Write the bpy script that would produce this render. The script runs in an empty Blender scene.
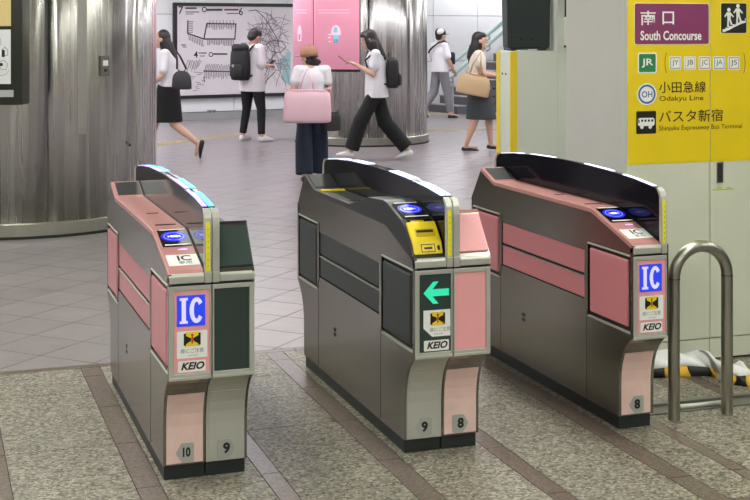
import bpy, bmesh, math, random
from mathutils import Vector, Matrix
random.seed(7)
sc = bpy.context.scene
COL = sc.collection
PI = math.pi

# ------------------------------------------------------------------ camera
CAM = Vector((-0.8392, -4.7132, 1.68)); YAW = 0.3327; FPX = 1307.6; HOR = 28.0
FW = Vector((math.sin(YAW), math.cos(YAW), 0)); RT = Vector((math.cos(YAW), -math.sin(YAW), 0)); UP = Vector((0, 0, 1))
cd = bpy.data.cameras.new('camera'); cam = bpy.data.objects.new('camera', cd); COL.objects.link(cam)
cam.location = CAM; cam.rotation_euler = (PI / 2, 0, -YAW)
cd.sensor_width = 36.0; cd.lens = FPX / 750 * 36.0; cd.shift_y = -(250 - HOR) / 750
cd.clip_start = 0.05; cd.clip_end = 200
sc.camera = cam

# ------------------------------------------------------------------ world, exposure
wd = bpy.data.worlds.new('world'); sc.world = wd; wd.use_nodes = True
wd.node_tree.nodes['Background'].inputs[0].default_value = (0.93, 0.95, 1.0, 1)
wd.node_tree.nodes['Background'].inputs[1].default_value = 0.25
sc.view_settings.view_transform = 'Standard'; sc.view_settings.look = 'None'
sc.view_settings.gamma = 1.0; sc.view_settings.use_curve_mapping = False
sc.view_settings.exposure = 0.15
try:
    sc.cycles.use_denoising = True
    sc.cycles.sample_clamp_indirect = 6.0
except Exception:
    pass
LAMP_NEAR = 15.0      # emission of the ceiling lamps over the gates
LAMP_FAR = 15.0      # emission of the ceiling lamps over the concourse

# ------------------------------------------------------------------ survey helpers (pixel of the photo -> point on a known plane)
def ray(x, y): return FW + RT * ((x - 375) / FPX) + UP * ((HOR - y) / FPX)
def on_floor(x, y, z=0.0):
    d = ray(x, y); return CAM + d * ((z - CAM.z) / d.z)
def on_y(x, y, Y):
    d = ray(x, y); return CAM + d * ((Y - CAM.y) / d.y)
def at_depth(x, y, D): return CAM + ray(x, y) * D

# ------------------------------------------------------------------ materials
MATS = {}
def srgb(c):
    return tuple(((v / 255) / 12.92 if v / 255 <= 0.04045 else ((v / 255 + 0.055) / 1.055) ** 2.4) for v in c) + (1,)
def mat(name, rgb, rough=0.5, metal=0.0, emit=None, estr=0.0, noise=0.0, nscale=8.0, bump=0.0, coat=0.0, stretch=(1, 1, 1), trans=0.0, spec=0.5, sub=None):
    if name in MATS: return MATS[name]
    m = bpy.data.materials.new(name); m.use_nodes = True
    nt = m.node_tree; b = nt.nodes['Principled BSDF']
    b.inputs['Base Color'].default_value = srgb(rgb)
    b.inputs['Roughness'].default_value = rough; b.inputs['Metallic'].default_value = metal
    b.inputs['Specular IOR Level'].default_value = spec
    if coat: b.inputs['Coat Weight'].default_value = coat
    if trans: b.inputs['Transmission Weight'].default_value = trans
    if emit:
        b.inputs['Emission Color'].default_value = srgb(emit); b.inputs['Emission Strength'].default_value = estr
    if noise or bump:
        g = nt.nodes.new('ShaderNodeNewGeometry'); mp = nt.nodes.new('ShaderNodeMapping'); mp.inputs['Scale'].default_value = stretch
        n = nt.nodes.new('ShaderNodeTexNoise'); n.inputs['Scale'].default_value = nscale; n.inputs['Detail'].default_value = 4
        nt.links.new(g.outputs['Position'], mp.inputs[0]); nt.links.new(mp.outputs[0], n.inputs['Vector'])
        if noise:
            c = srgb(rgb)
            rp = nt.nodes.new('ShaderNodeValToRGB')
            rp.color_ramp.elements[0].position = 0.3; rp.color_ramp.elements[1].position = 0.7
            rp.color_ramp.elements[0].color = tuple(max(0, v * (1 - noise)) for v in c[:3]) + (1,)
            rp.color_ramp.elements[1].color = tuple(min(1, v * (1 + noise)) for v in c[:3]) + (1,)
            nt.links.new(n.outputs['Fac'], rp.inputs[0]); nt.links.new(rp.outputs[0], b.inputs['Base Color'])
        if bump:
            bp = nt.nodes.new('ShaderNodeBump'); bp.inputs['Strength'].default_value = bump; bp.inputs['Distance'].default_value = 0.01
            nt.links.new(n.outputs['Fac'], bp.inputs['Height']); nt.links.new(bp.outputs[0], b.inputs['Normal'])
    MATS[name] = m
    return m

def granite(name, cols, scale, rough):
    m = bpy.data.materials.new(name); m.use_nodes = True; MATS[name] = m
    nt = m.node_tree; b = nt.nodes['Principled BSDF']; b.inputs['Roughness'].default_value = rough
    g = nt.nodes.new('ShaderNodeNewGeometry')
    n = nt.nodes.new('ShaderNodeTexNoise'); n.inputs['Scale'].default_value = scale * 0.9; n.inputs['Detail'].default_value = 2
    mx = nt.nodes.new('ShaderNodeVectorMath'); mx.operation = 'SCALE'; mx.inputs['Scale'].default_value = 0.012
    ad = nt.nodes.new('ShaderNodeVectorMath'); ad.operation = 'ADD'
    v = nt.nodes.new('ShaderNodeTexVoronoi'); v.inputs['Scale'].default_value = scale
    sp = nt.nodes.new('ShaderNodeSeparateColor'); rp = nt.nodes.new('ShaderNodeValToRGB'); rp.color_ramp.interpolation = 'CONSTANT'
    nt.links.new(g.outputs['Position'], n.inputs['Vector']); nt.links.new(n.outputs['Color'], mx.inputs[0])
    nt.links.new(g.outputs['Position'], ad.inputs[0]); nt.links.new(mx.outputs[0], ad.inputs[1])
    nt.links.new(ad.outputs[0], v.inputs['Vector']); nt.links.new(v.outputs['Color'], sp.inputs[0]); nt.links.new(sp.outputs[0], rp.inputs[0])
    els = rp.color_ramp.elements
    while len(els) < len(cols): els.new(0.5)
    for e, (p, c) in zip(els, cols): e.position = p; e.color = srgb(c)
    # slow wear patches of the stone
    n2 = nt.nodes.new('ShaderNodeTexNoise'); n2.inputs['Scale'].default_value = 2.3; n2.inputs['Detail'].default_value = 5
    nt.links.new(g.outputs['Position'], n2.inputs['Vector'])
    mr = nt.nodes.new('ShaderNodeMapRange'); mr.inputs['To Min'].default_value = 0.86; mr.inputs['To Max'].default_value = 1.14
    nt.links.new(n2.outputs['Fac'], mr.inputs[0])
    mu = nt.nodes.new('ShaderNodeMix'); mu.data_type = 'RGBA'; mu.blend_type = 'MULTIPLY'; mu.inputs[0].default_value = 1
    nt.links.new(rp.outputs[0], mu.inputs[6]); nt.links.new(mr.outputs[0], mu.inputs[7]); nt.links.new(mu.outputs[2], b.inputs['Base Color'])
    return m

granite('granite', [(0, (74, 69, 60)), (0.16, (104, 99, 88)), (0.38, (124, 118, 106)), (0.62, (141, 135, 122)), (0.86, (165, 159, 146))], 98, 0.45)
granite('brown_stone', [(0, (86, 73, 66)), (0.3, (98, 84, 76)), (0.6, (107, 93, 84)), (0.85, (120, 106, 96))], 120, 0.3)

def tile_mat():
    m = bpy.data.materials.new('pale_tile'); m.use_nodes = True; MATS['pale_tile'] = m
    nt = m.node_tree; b = nt.nodes['Principled BSDF']; b.inputs['Roughness'].default_value = 0.3
    b.inputs['Specular IOR Level'].default_value = 0.45
    oi = nt.nodes.new('ShaderNodeObjectInfo'); g = nt.nodes.new('ShaderNodeNewGeometry')
    n = nt.nodes.new('ShaderNodeTexNoise'); n.inputs['Scale'].default_value = 5; n.inputs['Detail'].default_value = 6
    nt.links.new(g.outputs['Position'], n.inputs['Vector'])
    a = nt.nodes.new('ShaderNodeMath'); a.operation = 'MULTIPLY_ADD'; a.inputs[1].default_value = 0.25
    nt.links.new(oi.outputs['Random'], a.inputs[0]); nt.links.new(n.outputs['Fac'], a.inputs[2])
    rp = nt.nodes.new('ShaderNodeValToRGB'); rp.color_ramp.elements[0].position = 0.3; rp.color_ramp.elements[1].position = 0.95
    rp.color_ramp.elements[0].color = srgb((126, 120, 121)); rp.color_ramp.elements[1].color = srgb((146, 139, 141))
    nt.links.new(a.outputs[0], rp.inputs[0]); nt.links.new(rp.outputs[0], b.inputs['Base Color'])
tile_mat()

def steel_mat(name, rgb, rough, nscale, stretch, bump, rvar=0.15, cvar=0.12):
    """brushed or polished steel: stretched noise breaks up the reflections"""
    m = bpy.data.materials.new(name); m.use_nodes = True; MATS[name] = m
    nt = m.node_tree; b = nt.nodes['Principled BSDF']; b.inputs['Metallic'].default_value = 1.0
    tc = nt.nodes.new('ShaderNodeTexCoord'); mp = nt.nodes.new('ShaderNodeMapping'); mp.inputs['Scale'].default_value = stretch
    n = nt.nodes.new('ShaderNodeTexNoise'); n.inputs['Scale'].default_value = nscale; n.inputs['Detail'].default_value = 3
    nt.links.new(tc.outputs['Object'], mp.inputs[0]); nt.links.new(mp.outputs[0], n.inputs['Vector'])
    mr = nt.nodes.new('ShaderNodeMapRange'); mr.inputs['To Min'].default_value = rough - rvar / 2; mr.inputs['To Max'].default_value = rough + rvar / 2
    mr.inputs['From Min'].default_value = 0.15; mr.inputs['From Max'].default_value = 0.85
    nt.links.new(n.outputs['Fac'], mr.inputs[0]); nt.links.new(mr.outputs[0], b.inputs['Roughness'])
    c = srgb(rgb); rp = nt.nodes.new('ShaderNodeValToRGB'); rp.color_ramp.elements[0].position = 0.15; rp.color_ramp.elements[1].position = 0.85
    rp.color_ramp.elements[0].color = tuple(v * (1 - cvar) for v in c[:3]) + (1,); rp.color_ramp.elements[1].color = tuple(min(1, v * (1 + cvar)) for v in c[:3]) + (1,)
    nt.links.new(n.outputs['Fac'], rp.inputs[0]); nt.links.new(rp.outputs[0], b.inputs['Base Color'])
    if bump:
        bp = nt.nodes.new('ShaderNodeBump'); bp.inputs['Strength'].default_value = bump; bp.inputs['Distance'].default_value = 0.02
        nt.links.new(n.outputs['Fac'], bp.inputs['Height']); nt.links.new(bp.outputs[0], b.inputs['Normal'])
    return m
steel_mat('gate_steel', (143, 139, 131), 0.22, 1.6, (1, 1, 1.5), 0.0, 0.02, 0.06)
steel_mat('frame_steel', (196, 196, 188), 0.42, 4.0, (1, 1, 5), 0.0, 0.08, 0.05)
MATS['frame_steel'].node_tree.nodes['Principled BSDF'].inputs['Metallic'].default_value = 0.55
steel_mat('pillar_steel', (196, 194, 190), 0.27, 20.0, (1, 1, 0.018), 0.15, 0.16, 0.26)  # stretched colour noise also paints vertical reflection streaks into the steel
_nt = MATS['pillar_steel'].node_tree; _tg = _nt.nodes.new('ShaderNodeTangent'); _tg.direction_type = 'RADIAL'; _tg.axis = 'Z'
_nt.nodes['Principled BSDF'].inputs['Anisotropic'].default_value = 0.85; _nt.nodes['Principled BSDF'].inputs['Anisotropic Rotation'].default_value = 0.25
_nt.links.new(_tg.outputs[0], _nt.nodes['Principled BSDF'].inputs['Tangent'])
steel_mat('hoop_steel', (176, 174, 164), 0.34, 12.0, (1, 1, 0.4), 0.02, 0.1, 0.08)

mat('dark_gap', (24, 25, 25), 0.6)
mat('black_rubber', (30, 36, 36), 0.45)
mat('pink', (236, 164, 168), 0.42)
mat('pink_pale', (228, 194, 187), 0.45, noise=0.04, nscale=20)
mat('pink_deep', (208, 130, 138), 0.35)
mat('pink_deck', (182, 126, 122), 0.35)
mat('dark_green', (44, 60, 56), 0.35)
mat('dark_panel', (52, 58, 58), 0.4)
mat('dark_deck', (44, 44, 47), 0.38)
mat('gloss_black', (10, 10, 16), 0.12, spec=0.3)
mat('arch_black', (9, 9, 20), 0.1, spec=0.14)
mat('yellow_plastic', (236, 208, 36), 0.4)
mat('yellow_dark', (196, 170, 20), 0.5)
mat('yellow_tape', (238, 230, 42), 0.5)
mat('white_print', (238, 238, 236), 0.5)
mat('black_print', (18, 18, 20), 0.5)
mat('red_print', (190, 60, 40), 0.5)
mat('grey_print', (130, 128, 132), 0.6)
mat('tag_grey', (176, 178, 174), 0.4, metal=0.3)
mat('led_blue', (30, 50, 190), 0.3, emit=(40, 70, 225), estr=0.6)
mat('led_letter', (200, 195, 240), 0.3, emit=(200, 194, 250), estr=0.55)
mat('reader_blue', (25, 25, 190), 0.25, emit=(28, 28, 225), estr=0.9)
mat('reader_ring', (120, 140, 255), 0.25, emit=(110, 130, 255), estr=0.7)
mat('reader_white', (230, 230, 255), 0.25, emit=(215, 220, 255), estr=0.8)
mat('lamp_violet', (190, 160, 240), 0.3, emit=(205, 165, 255), estr=1.0)
mat('lamp_cyan', (90, 215, 225), 0.3, emit=(70, 220, 235), estr=1.1)
mat('lamp_white', (225, 225, 255), 0.3, emit=(222, 216, 255), estr=1.15)
mat('lamp_blue', (190, 215, 255), 0.3, emit=(190, 218, 255), estr=1.15)
mat('arrow_green', (50, 205, 165), 0.3, emit=(50, 215, 170), estr=0.5)

# ------------------------------------------------------------------ geometry helpers: a geo is (verts, faces)
def join(*gs):
    V, F = [], []
    for g in gs:
        k = len(V); V += [tuple(v) for v in g[0]]; F += [tuple(i + k for i in f) for f in g[1]]
    return V, F
def xf(g, M): return [tuple(M @ Vector(v)) for v in g[0]], g[1]
def mv(g, x=0, y=0, z=0): return [(v[0] + x, v[1] + y, v[2] + z) for v in g[0]], g[1]
def box(x0, x1, y0, y1, z0, z1):
    v = [(x0, y0, z0), (x1, y0, z0), (x1, y1, z0), (x0, y1, z0), (x0, y0, z1), (x1, y0, z1), (x1, y1, z1), (x0, y1, z1)]
    return v, [(0, 3, 2, 1), (4, 5, 6, 7), (0, 1, 5, 4), (1, 2, 6, 5), (2, 3, 7, 6), (3, 0, 4, 7)]
def prism_x(p, x0, x1):
    n = len(p); v = [(x0, a, b) for a, b in p] + [(x1, a, b) for a, b in p]
    return v, [tuple(range(n))[::-1], tuple(range(n, 2 * n))] + [(i, (i + 1) % n, n + (i + 1) % n, n + i) for i in range(n)]
def prism_z(p, z0, z1):
    n = len(p); v = [(a, b, z0) for a, b in p] + [(a, b, z1) for a, b in p]
    return v, [tuple(range(n))[::-1], tuple(range(n, 2 * n))] + [(i, (i + 1) % n, n + (i + 1) % n, n + i) for i in range(n)]
def prism_y(p, y0, y1):
    n = len(p); v = [(a, y0, b) for a, b in p] + [(a, y1, b) for a, b in p]
    return v, [tuple(range(n)), tuple(range(n, 2 * n))[::-1]] + [(i, n + i, n + (i + 1) % n, (i + 1) % n) for i in range(n)]
def ribbon(path, t, x0, x1):
    """a sheet of thickness t below the (y, z) polyline, between x0 and x1; t may be negative"""
    n = len(path); off = []
    for i in range(n):
        a = path[max(0, i - 1)]; b = path[min(n - 1, i + 1)]
        d = Vector((b[0] - a[0], b[1] - a[1])).normalized(); off.append((path[i][0] + d.y * t, path[i][1] - d.x * t))
    V = []; F = []
    for (p, q) in zip(path, off): V += [(x0, *p), (x1, *p), (x1, *q), (x0, *q)]
    for i in range(n - 1):
        a = 4 * i; b = a + 4
        for k in range(4): F.append((a + k, a + (k + 1) % 4, b + (k + 1) % 4, b + k))
    F += [(3, 2, 1, 0), (4 * n - 4, 4 * n - 3, 4 * n - 2, 4 * n - 1)]
    return V, F
def tube(path, r, n=10, r_end=None, closed=False):
    P = [Vector(p) for p in path]; V = []; F = []; m = len(P); ref = None
    for i, p in enumerate(P):
        d = (P[min(m - 1, i + 1)] - P[max(0, i - 1)]).normalized()
        if ref is None: ref = Vector((0, 0, 1)) if abs(d.z) < 0.9 else Vector((1, 0, 0))
        u = (ref - d * ref.dot(d)).normalized(); w = d.cross(u); ref = u
        rr = r if r_end is None else r + (r_end - r) * i / (m - 1)
        for k in range(n): V.append(tuple(p + (u * math.cos(2 * PI * k / n) + w * math.sin(2 * PI * k / n)) * rr))
    for i in range(m - 1):
        for k in range(n): F.append((i * n + k, i * n + (k + 1) % n, (i + 1) * n + (k + 1) % n, (i + 1) * n + k))
    F += [tuple(range(n))[::-1], tuple(range((m - 1) * n, m * n))]
    return V, F
def rings(rs, n=20):
    """closed loft over horizontal ellipses (x, y, z, rx, ry)"""
    V = []; F = []
    for (x, y, z, a, b) in rs:
        for k in range(n): V.append((x + a * math.cos(2 * PI * k / n), y + b * math.sin(2 * PI * k / n), z))
    for i in range(len(rs) - 1):
        for k in range(n): F.append((i * n + k, i * n + (k + 1) % n, (i + 1) * n + (k + 1) % n, (i + 1) * n + k))
    F += [tuple(range(n))[::-1], tuple(range((len(rs) - 1) * n, len(rs) * n))]
    return V, F
def ellipsoid(c, r, n=16, m=10, M=None):
    V = []; F = []
    for i in range(m + 1):
        t = PI * i / m
        for k in range(n):
            p = 2 * PI * k / n; V.append((math.sin(t) * math.cos(p) * r[0], math.sin(t) * math.sin(p) * r[1], math.cos(t) * r[2]))
    for i in range(m):
        for k in range(n): F.append((i * n + k, (i + 1) * n + k, (i + 1) * n + (k + 1) % n, i * n + (k + 1) % n))
    if M is not None: V = [tuple(M @ Vector(v)) for v in V]
    return [(v[0] + c[0], v[1] + c[1], v[2] + c[2]) for v in V], F
def capsule(p, q, r0, r1, n=12):
    P, Q = Vector(p), Vector(q); d = (Q - P); L = d.length; d.normalize()
    ref = Vector((0, 0, 1)) if abs(d.z) < 0.9 else Vector((1, 0, 0)); u = (ref - d * ref.dot(d)).normalized(); w = d.cross(u)
    V = []; F = []; prof = [(-r0 * math.cos(a), r0 * math.sin(a)) for a in (0.15, 0.6, 1.1)] + [(0, r0), (L * .5, (r0 + r1) / 2), (L, r1)] + [(L + r1 * math.cos(a), r1 * math.sin(a)) for a in (1.1, 0.6, 0.15)]
    for (s, r) in prof:
        for k in range(n): V.append(tuple(P + d * s + (u * math.cos(2 * PI * k / n) + w * math.sin(2 * PI * k / n)) * r))
    for i in range(len(prof) - 1):
        for k in range(n): F.append((i * n + k, i * n + (k + 1) % n, (i + 1) * n + (k + 1) % n, (i + 1) * n + k))
    F += [tuple(range(n))[::-1], tuple(range((len(prof) - 1) * n, len(prof) * n))]
    return V, F
def chain(pts, rs, n=12):
    return join(*[capsule(pts[i], pts[i + 1], rs[i], rs[i + 1], n) for i in range(len(pts) - 1)])

def mesh(name, g, m, smooth=False):
    me = bpy.data.meshes.new(name); me.from_pydata([tuple(v) for v in g[0]], [], [tuple(f) for f in g[1]])
    bm = bmesh.new(); bm.from_mesh(me); bmesh.ops.recalc_face_normals(bm, faces=bm.faces[:]); bm.to_mesh(me); bm.free()
    me.materials.append(MATS[m] if isinstance(m, str) else m)
    if smooth:
        for p in me.polygons: p.use_smooth = True
    return me
def obj(name, g, m, parent=None, smooth=False, bevel=0.0, seg=2, loc=None, rotz=None, me=None):
    me = me or mesh(name, g, m, smooth)
    o = bpy.data.objects.new(name, me); COL.objects.link(o)
    if parent is not None: o.parent = parent
    if loc is not None: o.location = loc
    if rotz is not None: o.rotation_euler[2] = rotz
    if bevel:
        b = o.modifiers.new('bevel', 'BEVEL'); b.width = bevel; b.segments = seg; b.limit_method = 'ANGLE'; b.angle_limit = 0.6
    return o
def tag(o, label=None, cat=None, group=None, kind=None):
    for k, v in (('label', label), ('category', cat), ('group', group), ('kind', kind)):
        if v: o[k] = v
    return o
def thing(name, label, cat, loc=(0, 0, 0), rotz=0, group=None):
    o = bpy.data.objects.new(name, None); COL.objects.link(o); o.empty_display_size = 0.1
    o.location = loc; o.rotation_euler[2] = rotz
    return tag(o, label, cat, group)
def struct(name, g, m, bevel=0.0, smooth=False, loc=None, rotz=None):
    return tag(obj(name, g, m, bevel=bevel, smooth=smooth, loc=loc, rotz=rotz), kind='structure')

_TXT = {}
def text(body, size, bold=0.0, shear=0.0, align='CENTER', xs=1.0):
    """flat lettering in the xy plane, centred on its own middle height"""
    key = (body, size, bold, shear, align, xs)
    if key in _TXT: return _TXT[key]
    c = bpy.data.curves.new('lettering', 'FONT'); c.body = body; c.size = size; c.offset = bold * size; c.shear = shear
    c.align_x = align; c.align_y = 'CENTER'; c.resolution_u = 3
    o = bpy.data.objects.new('lettering', c); COL.objects.link(o); bpy.context.view_layer.update()
    me = bpy.data.meshes.new_from_object(o.evaluated_get(bpy.context.evaluated_depsgraph_get()))
    V = [(v.co.x * xs, v.co.y, 0) for v in me.vertices]; F = [tuple(p.vertices) for p in me.polygons]
    bpy.data.objects.remove(o); bpy.data.curves.remove(c); bpy.data.meshes.remove(me)
    _TXT[key] = (V, F); return V, F
def onto(g, O, U, V, N=None, w=0.0):
    """xy drawing -> plane with origin O and axes U, V; lifted w along N"""
    O, U, V = Vector(O), Vector(U), Vector(V); N = Vector(N) if N is not None else U.cross(V)
    return [tuple(O + U * p[0] + V * p[1] + N * (w + p[2])) for p in g[0]], g[1]
def rect(x0, x1, y0, y1, t=0.0):
    return box(x0, x1, y0, y1, 0, t) if t else ([(x0, y0, 0), (x1, y0, 0), (x1, y1, 0), (x0, y1, 0)], [(0, 1, 2, 3)])
def poly(p, t=0.0):
    return prism_z(p, 0, t) if t else ([(a, b, 0) for a, b in p], [tuple(range(len(p)))])
def oval(cx, cy, rx, ry, n=28, t=0.0): return poly([(cx + rx * math.cos(2 * PI * k / n), cy + ry * math.sin(2 * PI * k / n)) for k in range(n)], t)
def oval_ring(cx, cy, rx, ry, w, n=28, a0=0, a1=2 * PI):
    V = []; F = []
    for k in range(n + 1):
        a = a0 + (a1 - a0) * k / n; V += [(cx + rx * math.cos(a), cy + ry * math.sin(a), 0), (cx + (rx - w) * math.cos(a), cy + (ry - w) * math.sin(a), 0)]
    for k in range(n): F.append((2 * k, 2 * k + 2, 2 * k + 3, 2 * k + 1))
    return V, F
def line2d(pts, w):
    """flat polyline stroke"""
    gs = []
    for a, b in zip(pts[:-1], pts[1:]):
        A, B = Vector(a), Vector(b); d = (B - A)
        if d.length < 1e-6: continue
        d.normalize(); n = Vector((-d.y, d.x)) * w / 2; e = d * w * 0.4
        gs.append(([(*(A - e + n), 0), (*(A - e - n), 0), (*(B + e - n), 0), (*(B + e + n), 0)], [(0, 1, 2, 3)]))
    return join(*gs)
def rrect(x0, x1, y0, y1, r, t=0.0, n=4):
    p = []
    for cx, cy, a in ((x1 - r, y0 + r, -PI / 2), (x1 - r, y1 - r, 0), (x0 + r, y1 - r, PI / 2), (x0 + r, y0 + r, PI)):
        p += [(cx + r * math.cos(a + PI / 2 * k / n), cy + r * math.sin(a + PI / 2 * k / n)) for k in range(n + 1)]
    return poly(p, t)
# ==================================================================== SETTING
mat('joint', (66, 62, 60), 0.8)
mat('wall_white', (226, 228, 230), 0.35)
mat('wall_joint', (150, 152, 156), 0.7)
mat('panel_grey', (212, 215, 196), 0.38, noise=0.03, nscale=3)
mat('column_grey', (214, 212, 208), 0.45, noise=0.03, nscale=3)
mat('ceiling_white', (215, 215, 210), 0.8)
mat('far_brown', (186, 183, 176), 0.7)
mat('base_grey', (150, 150, 150), 0.5)
for nm, e in (('lamp_near', LAMP_NEAR), ('lamp_far', LAMP_FAR)):
    mat(nm, (255, 255, 255), 0.5, emit=(250, 252, 240) if nm == 'lamp_near' else (250, 248, 253), estr=e)

BY = 1.92                                                     # where granite meets pale tile
floor = struct('floor', box(-11, 16, -9, 27, -0.12, -0.004), 'joint')
# --- granite paving: lanes of long slabs between brown strips
strips = [(-1.10, -1.01), (-0.625, -0.535), (-0.105, -0.012), (0.362, 0.436), (0.832, 0.925), (1.285, 1.367), (1.79, 1.882), (2.065, 2.128), (2.62, 2.69), (3.2, 3.28)]
RX0, RX1 = -1.6, 3.9
ys = [-2.62 + 0.81 * k for k in range(6)] + [1.865]
def slab(name, x0, x1, y0, y1, m, j=0.0018, z=0.0):
    o = obj(name, mv(box(x0 + j, x1 - j, y0 + j, y1 - j, -0.012, 0), 0, 0, z), m, floor)
    return o
lanes = []
prev = RX0
for a, b in strips: lanes.append((prev, a)); prev = b
lanes.append((prev, RX1))
CROSS = -0.72                                                  # brown band across, just below the picture
for a, b in lanes:
    for y0, y1 in zip(ys[:-1], ys[1:]):
        for c0, c1 in ([(y0, y1)] if not (y0 < CROSS < y1) else [(y0, CROSS - 0.09), (CROSS, y1)]):
            slab('granite_slab', a, b, c0, c1, 'granite')
for a, b in strips:
    for k in range(9):
        y0 = -2.62 + 0.54 * k; y1 = min(y0 + 0.54, 1.865)
        if y1 - y0 > 0.05: slab('brown_strip', a, b, y0, y1, 'brown_stone')
for a, b in lanes: slab('brown_strip', a, b, CROSS - 0.09, CROSS, 'brown_stone')
x = RX0
while x < RX1:
    slab('border_strip', x, min(x + 0.52, RX1), 1.865, BY, 'brown_stone'); x += 0.52
# --- pale tiles laid on the diagonal, cut along the border
TS = 0.335; ORG = Vector((-0.27, 2.185))
def clip(p, y0):
    out = []
    for a, b in zip(p, p[1:] + p[:1]):
        ia, ib = a[1] >= y0, b[1] >= y0
        if ia: out.append(a)
        if ia != ib:
            t = (y0 - a[1]) / (b[1] - a[1]); out.append((a[0] + (b[0] - a[0]) * t, y0))
    return out
def seen(p):
    d = Vector((p[0], p[1], 0)) - CAM; z = d.dot(FW)
    return z > 1 and -60 < 375 + FPX * d.dot(RT) / z < 810
tiles = []
e1, e2 = Vector((math.cos(PI / 4), math.sin(PI / 4))), Vector((-math.cos(PI / 4), math.sin(PI / 4)))
hj = TS / 2 - 0.0026
for i in range(-40, 90):
    for j in range(-60, 80):
        c = ORG + (e1 * (i + 0.5) + e2 * (j + 0.5)) * TS
        if not (BY - TS < c.y < 26 and -4 < c.x < 14): continue
        p = [tuple(c + e1 * a + e2 * b) for a, b in ((-hj, -hj), (hj, -hj), (hj, hj), (-hj, hj))]
        cut = min(q[1] for q in p) < BY + 0.002
        if cut: p = clip(p, BY + 0.002)
        if len(p) < 3: continue
        tiles.append(((c - Vector((CAM.x, CAM.y))).length, seen(c), cut, c, p))
tiles.sort(key=lambda t: t[0])
full = mesh('pale_tile', prism_z([tuple(e1 * a + e2 * b) for a, b in ((-hj, -hj), (hj, -hj), (hj, hj), (-hj, hj))], -0.012, 0), 'pale_tile')
# the gates hide a good part of the near tiles: pick those that show
count = 0; rest = []
for d, s, cut, c, p in tiles:
    hid = any(gx - 0.3 < c.x < gx + 0.55 and c.y < 4.0 and c.x < 2.5 for gx in ()) or (c.x > 2.6 and c.y < 5)
    if s and not hid and count < 296:
        count += 1
        if cut: obj('pale_tile', prism_z(p, -0.012, 0), 'pale_tile', floor)
        else: obj('pale_tile', None, None, floor, me=full, loc=(c.x, c.y, 0))
    else: rest.append(prism_z(p, -0.012, 0))
tag(obj('pale_tile_field', join(*rest), 'pale_tile', floor), kind='stuff')

# --- far wall of white panels (carries the route map and the stair)
A = on_floor(180, 120.5); B = on_floor(430, 110.5); WD = (B - A).normalized(); WANG = math.atan2(WD.y, WD.x); WN = Vector((WD.y, -WD.x, 0))
def on_wall(px, py, off=0.0):
    """(u, z) on the far wall, off metres in front of it"""
    d = ray(px, py); P0 = A + WN * off; t = (P0 - CAM).dot(WN) / d.dot(WN); p = CAM + d * t
    return (p - A).dot(WD), p.z
far = struct('wall_far', box(-9, 14, 0.02, 0.3, 0, 3.4), 'wall_joint', loc=A, rotz=WANG)
zs = [0.14, 1.0, 1.93, 2.86, 3.4]; us = [-9 + 1.12 * k for k in range(21)]
for a, b in zip(us[:-1], us[1:]):
    for z0, z1 in zip(zs[:-1], zs[1:]):
        obj('wall_panel', box(a + 0.006, b - 0.006, 0.0, 0.025, z0 + 0.006, z1 - 0.006), 'wall_white', far, bevel=0.004)
obj('skirting', box(-9, 14, -0.015, 0.02, 0, 0.13), 'base_grey', far)

# --- rest of the shell, outside the picture
struct('ceiling', box(-11, 16, -9, 27, 2.95, 3.1), 'ceiling_white')
struct('wall_left', box(-11.2, -11, -9, 27, 0, 3.0), 'far_brown')
struct('wall_right', box(16, 16.2, -9, 27, 0, 3.0), 'wall_white')
struct('wall_back', box(-11, 16, -9.2, -9, 0, 3.0), 'far_brown')
mat('lamp_housing', (200, 200, 200), 0.5)
def ceiling_lamp(x, y, w, l, m, label, grp):
    t = thing('ceiling_lamp', label, 'lamp', (x, y, 2.95), 0, grp)
    obj('housing', box(-w / 2 - 0.03, w / 2 + 0.03, -l / 2 - 0.03, l / 2 + 0.03, -0.04, 0), 'lamp_housing', t)
    obj('diffuser', box(-w / 2, w / 2, -l / 2, l / 2, -0.05, -0.042), m, t)
ORD = ('first', 'second', 'third', 'fourth', 'fifth', 'sixth')
for k, xx in enumerate((-6.0, -3.2, -0.4, 2.4, 5.2)): ceiling_lamp(xx, -1.2, 0.26, 13.5, 'lamp_near', 'long ceiling lamp above the ticket gates, %s from the left' % ORD[k], 'lamps above the ticket gates')
for k, yy in enumerate((8.0, 11.0, 14.0, 17.0, 20.0)): ceiling_lamp(3.0, yy, 20, 0.30, 'lamp_far', 'long ceiling lamp across the concourse, %s beyond the gates' % ORD[k], 'lamps above the concourse')

# --- station wall on the right: pale panels, yellow direction sign
SY = 0.973; SX0 = 2.44
def sgn(px, py):
    p = on_y(px, py, SY); return p.x, p.z
sw = struct('wall_sign', box(SX0 + 0.01, 5.6, SY + 0.03, SY + 0.3, 0, 2.95), 'dark_gap')
vs = [SX0, 2.915, 3.42, 3.93, 4.44, 5.6]
for a, b in zip(vs[:-1], vs[1:]):
    obj('panel', box(a + 0.002, b - 0.002, SY, SY + 0.032, 0.116, 2.95), 'panel_grey', sw, bevel=0.003)
    obj('kick_panel', box(a + 0.002, b - 0.002, SY + 0.004, SY + 0.032, 0.012, 0.111), 'panel_grey', sw, bevel=0.002)
struct('column', box(SX0 + 0.001, 5.6, SY + 0.032, 1.62, 0, 2.95), 'column_grey')
mat('recess_dark', (40, 42, 40), 0.5)
hx, hz = sgn(716.5, 183); hx1, hz1 = sgn(723, 162)
t = thing('flush_handle', 'dark recessed flush door pull in pale wall panel under yellow sign', 'handle', (hx, SY, hz))
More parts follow.
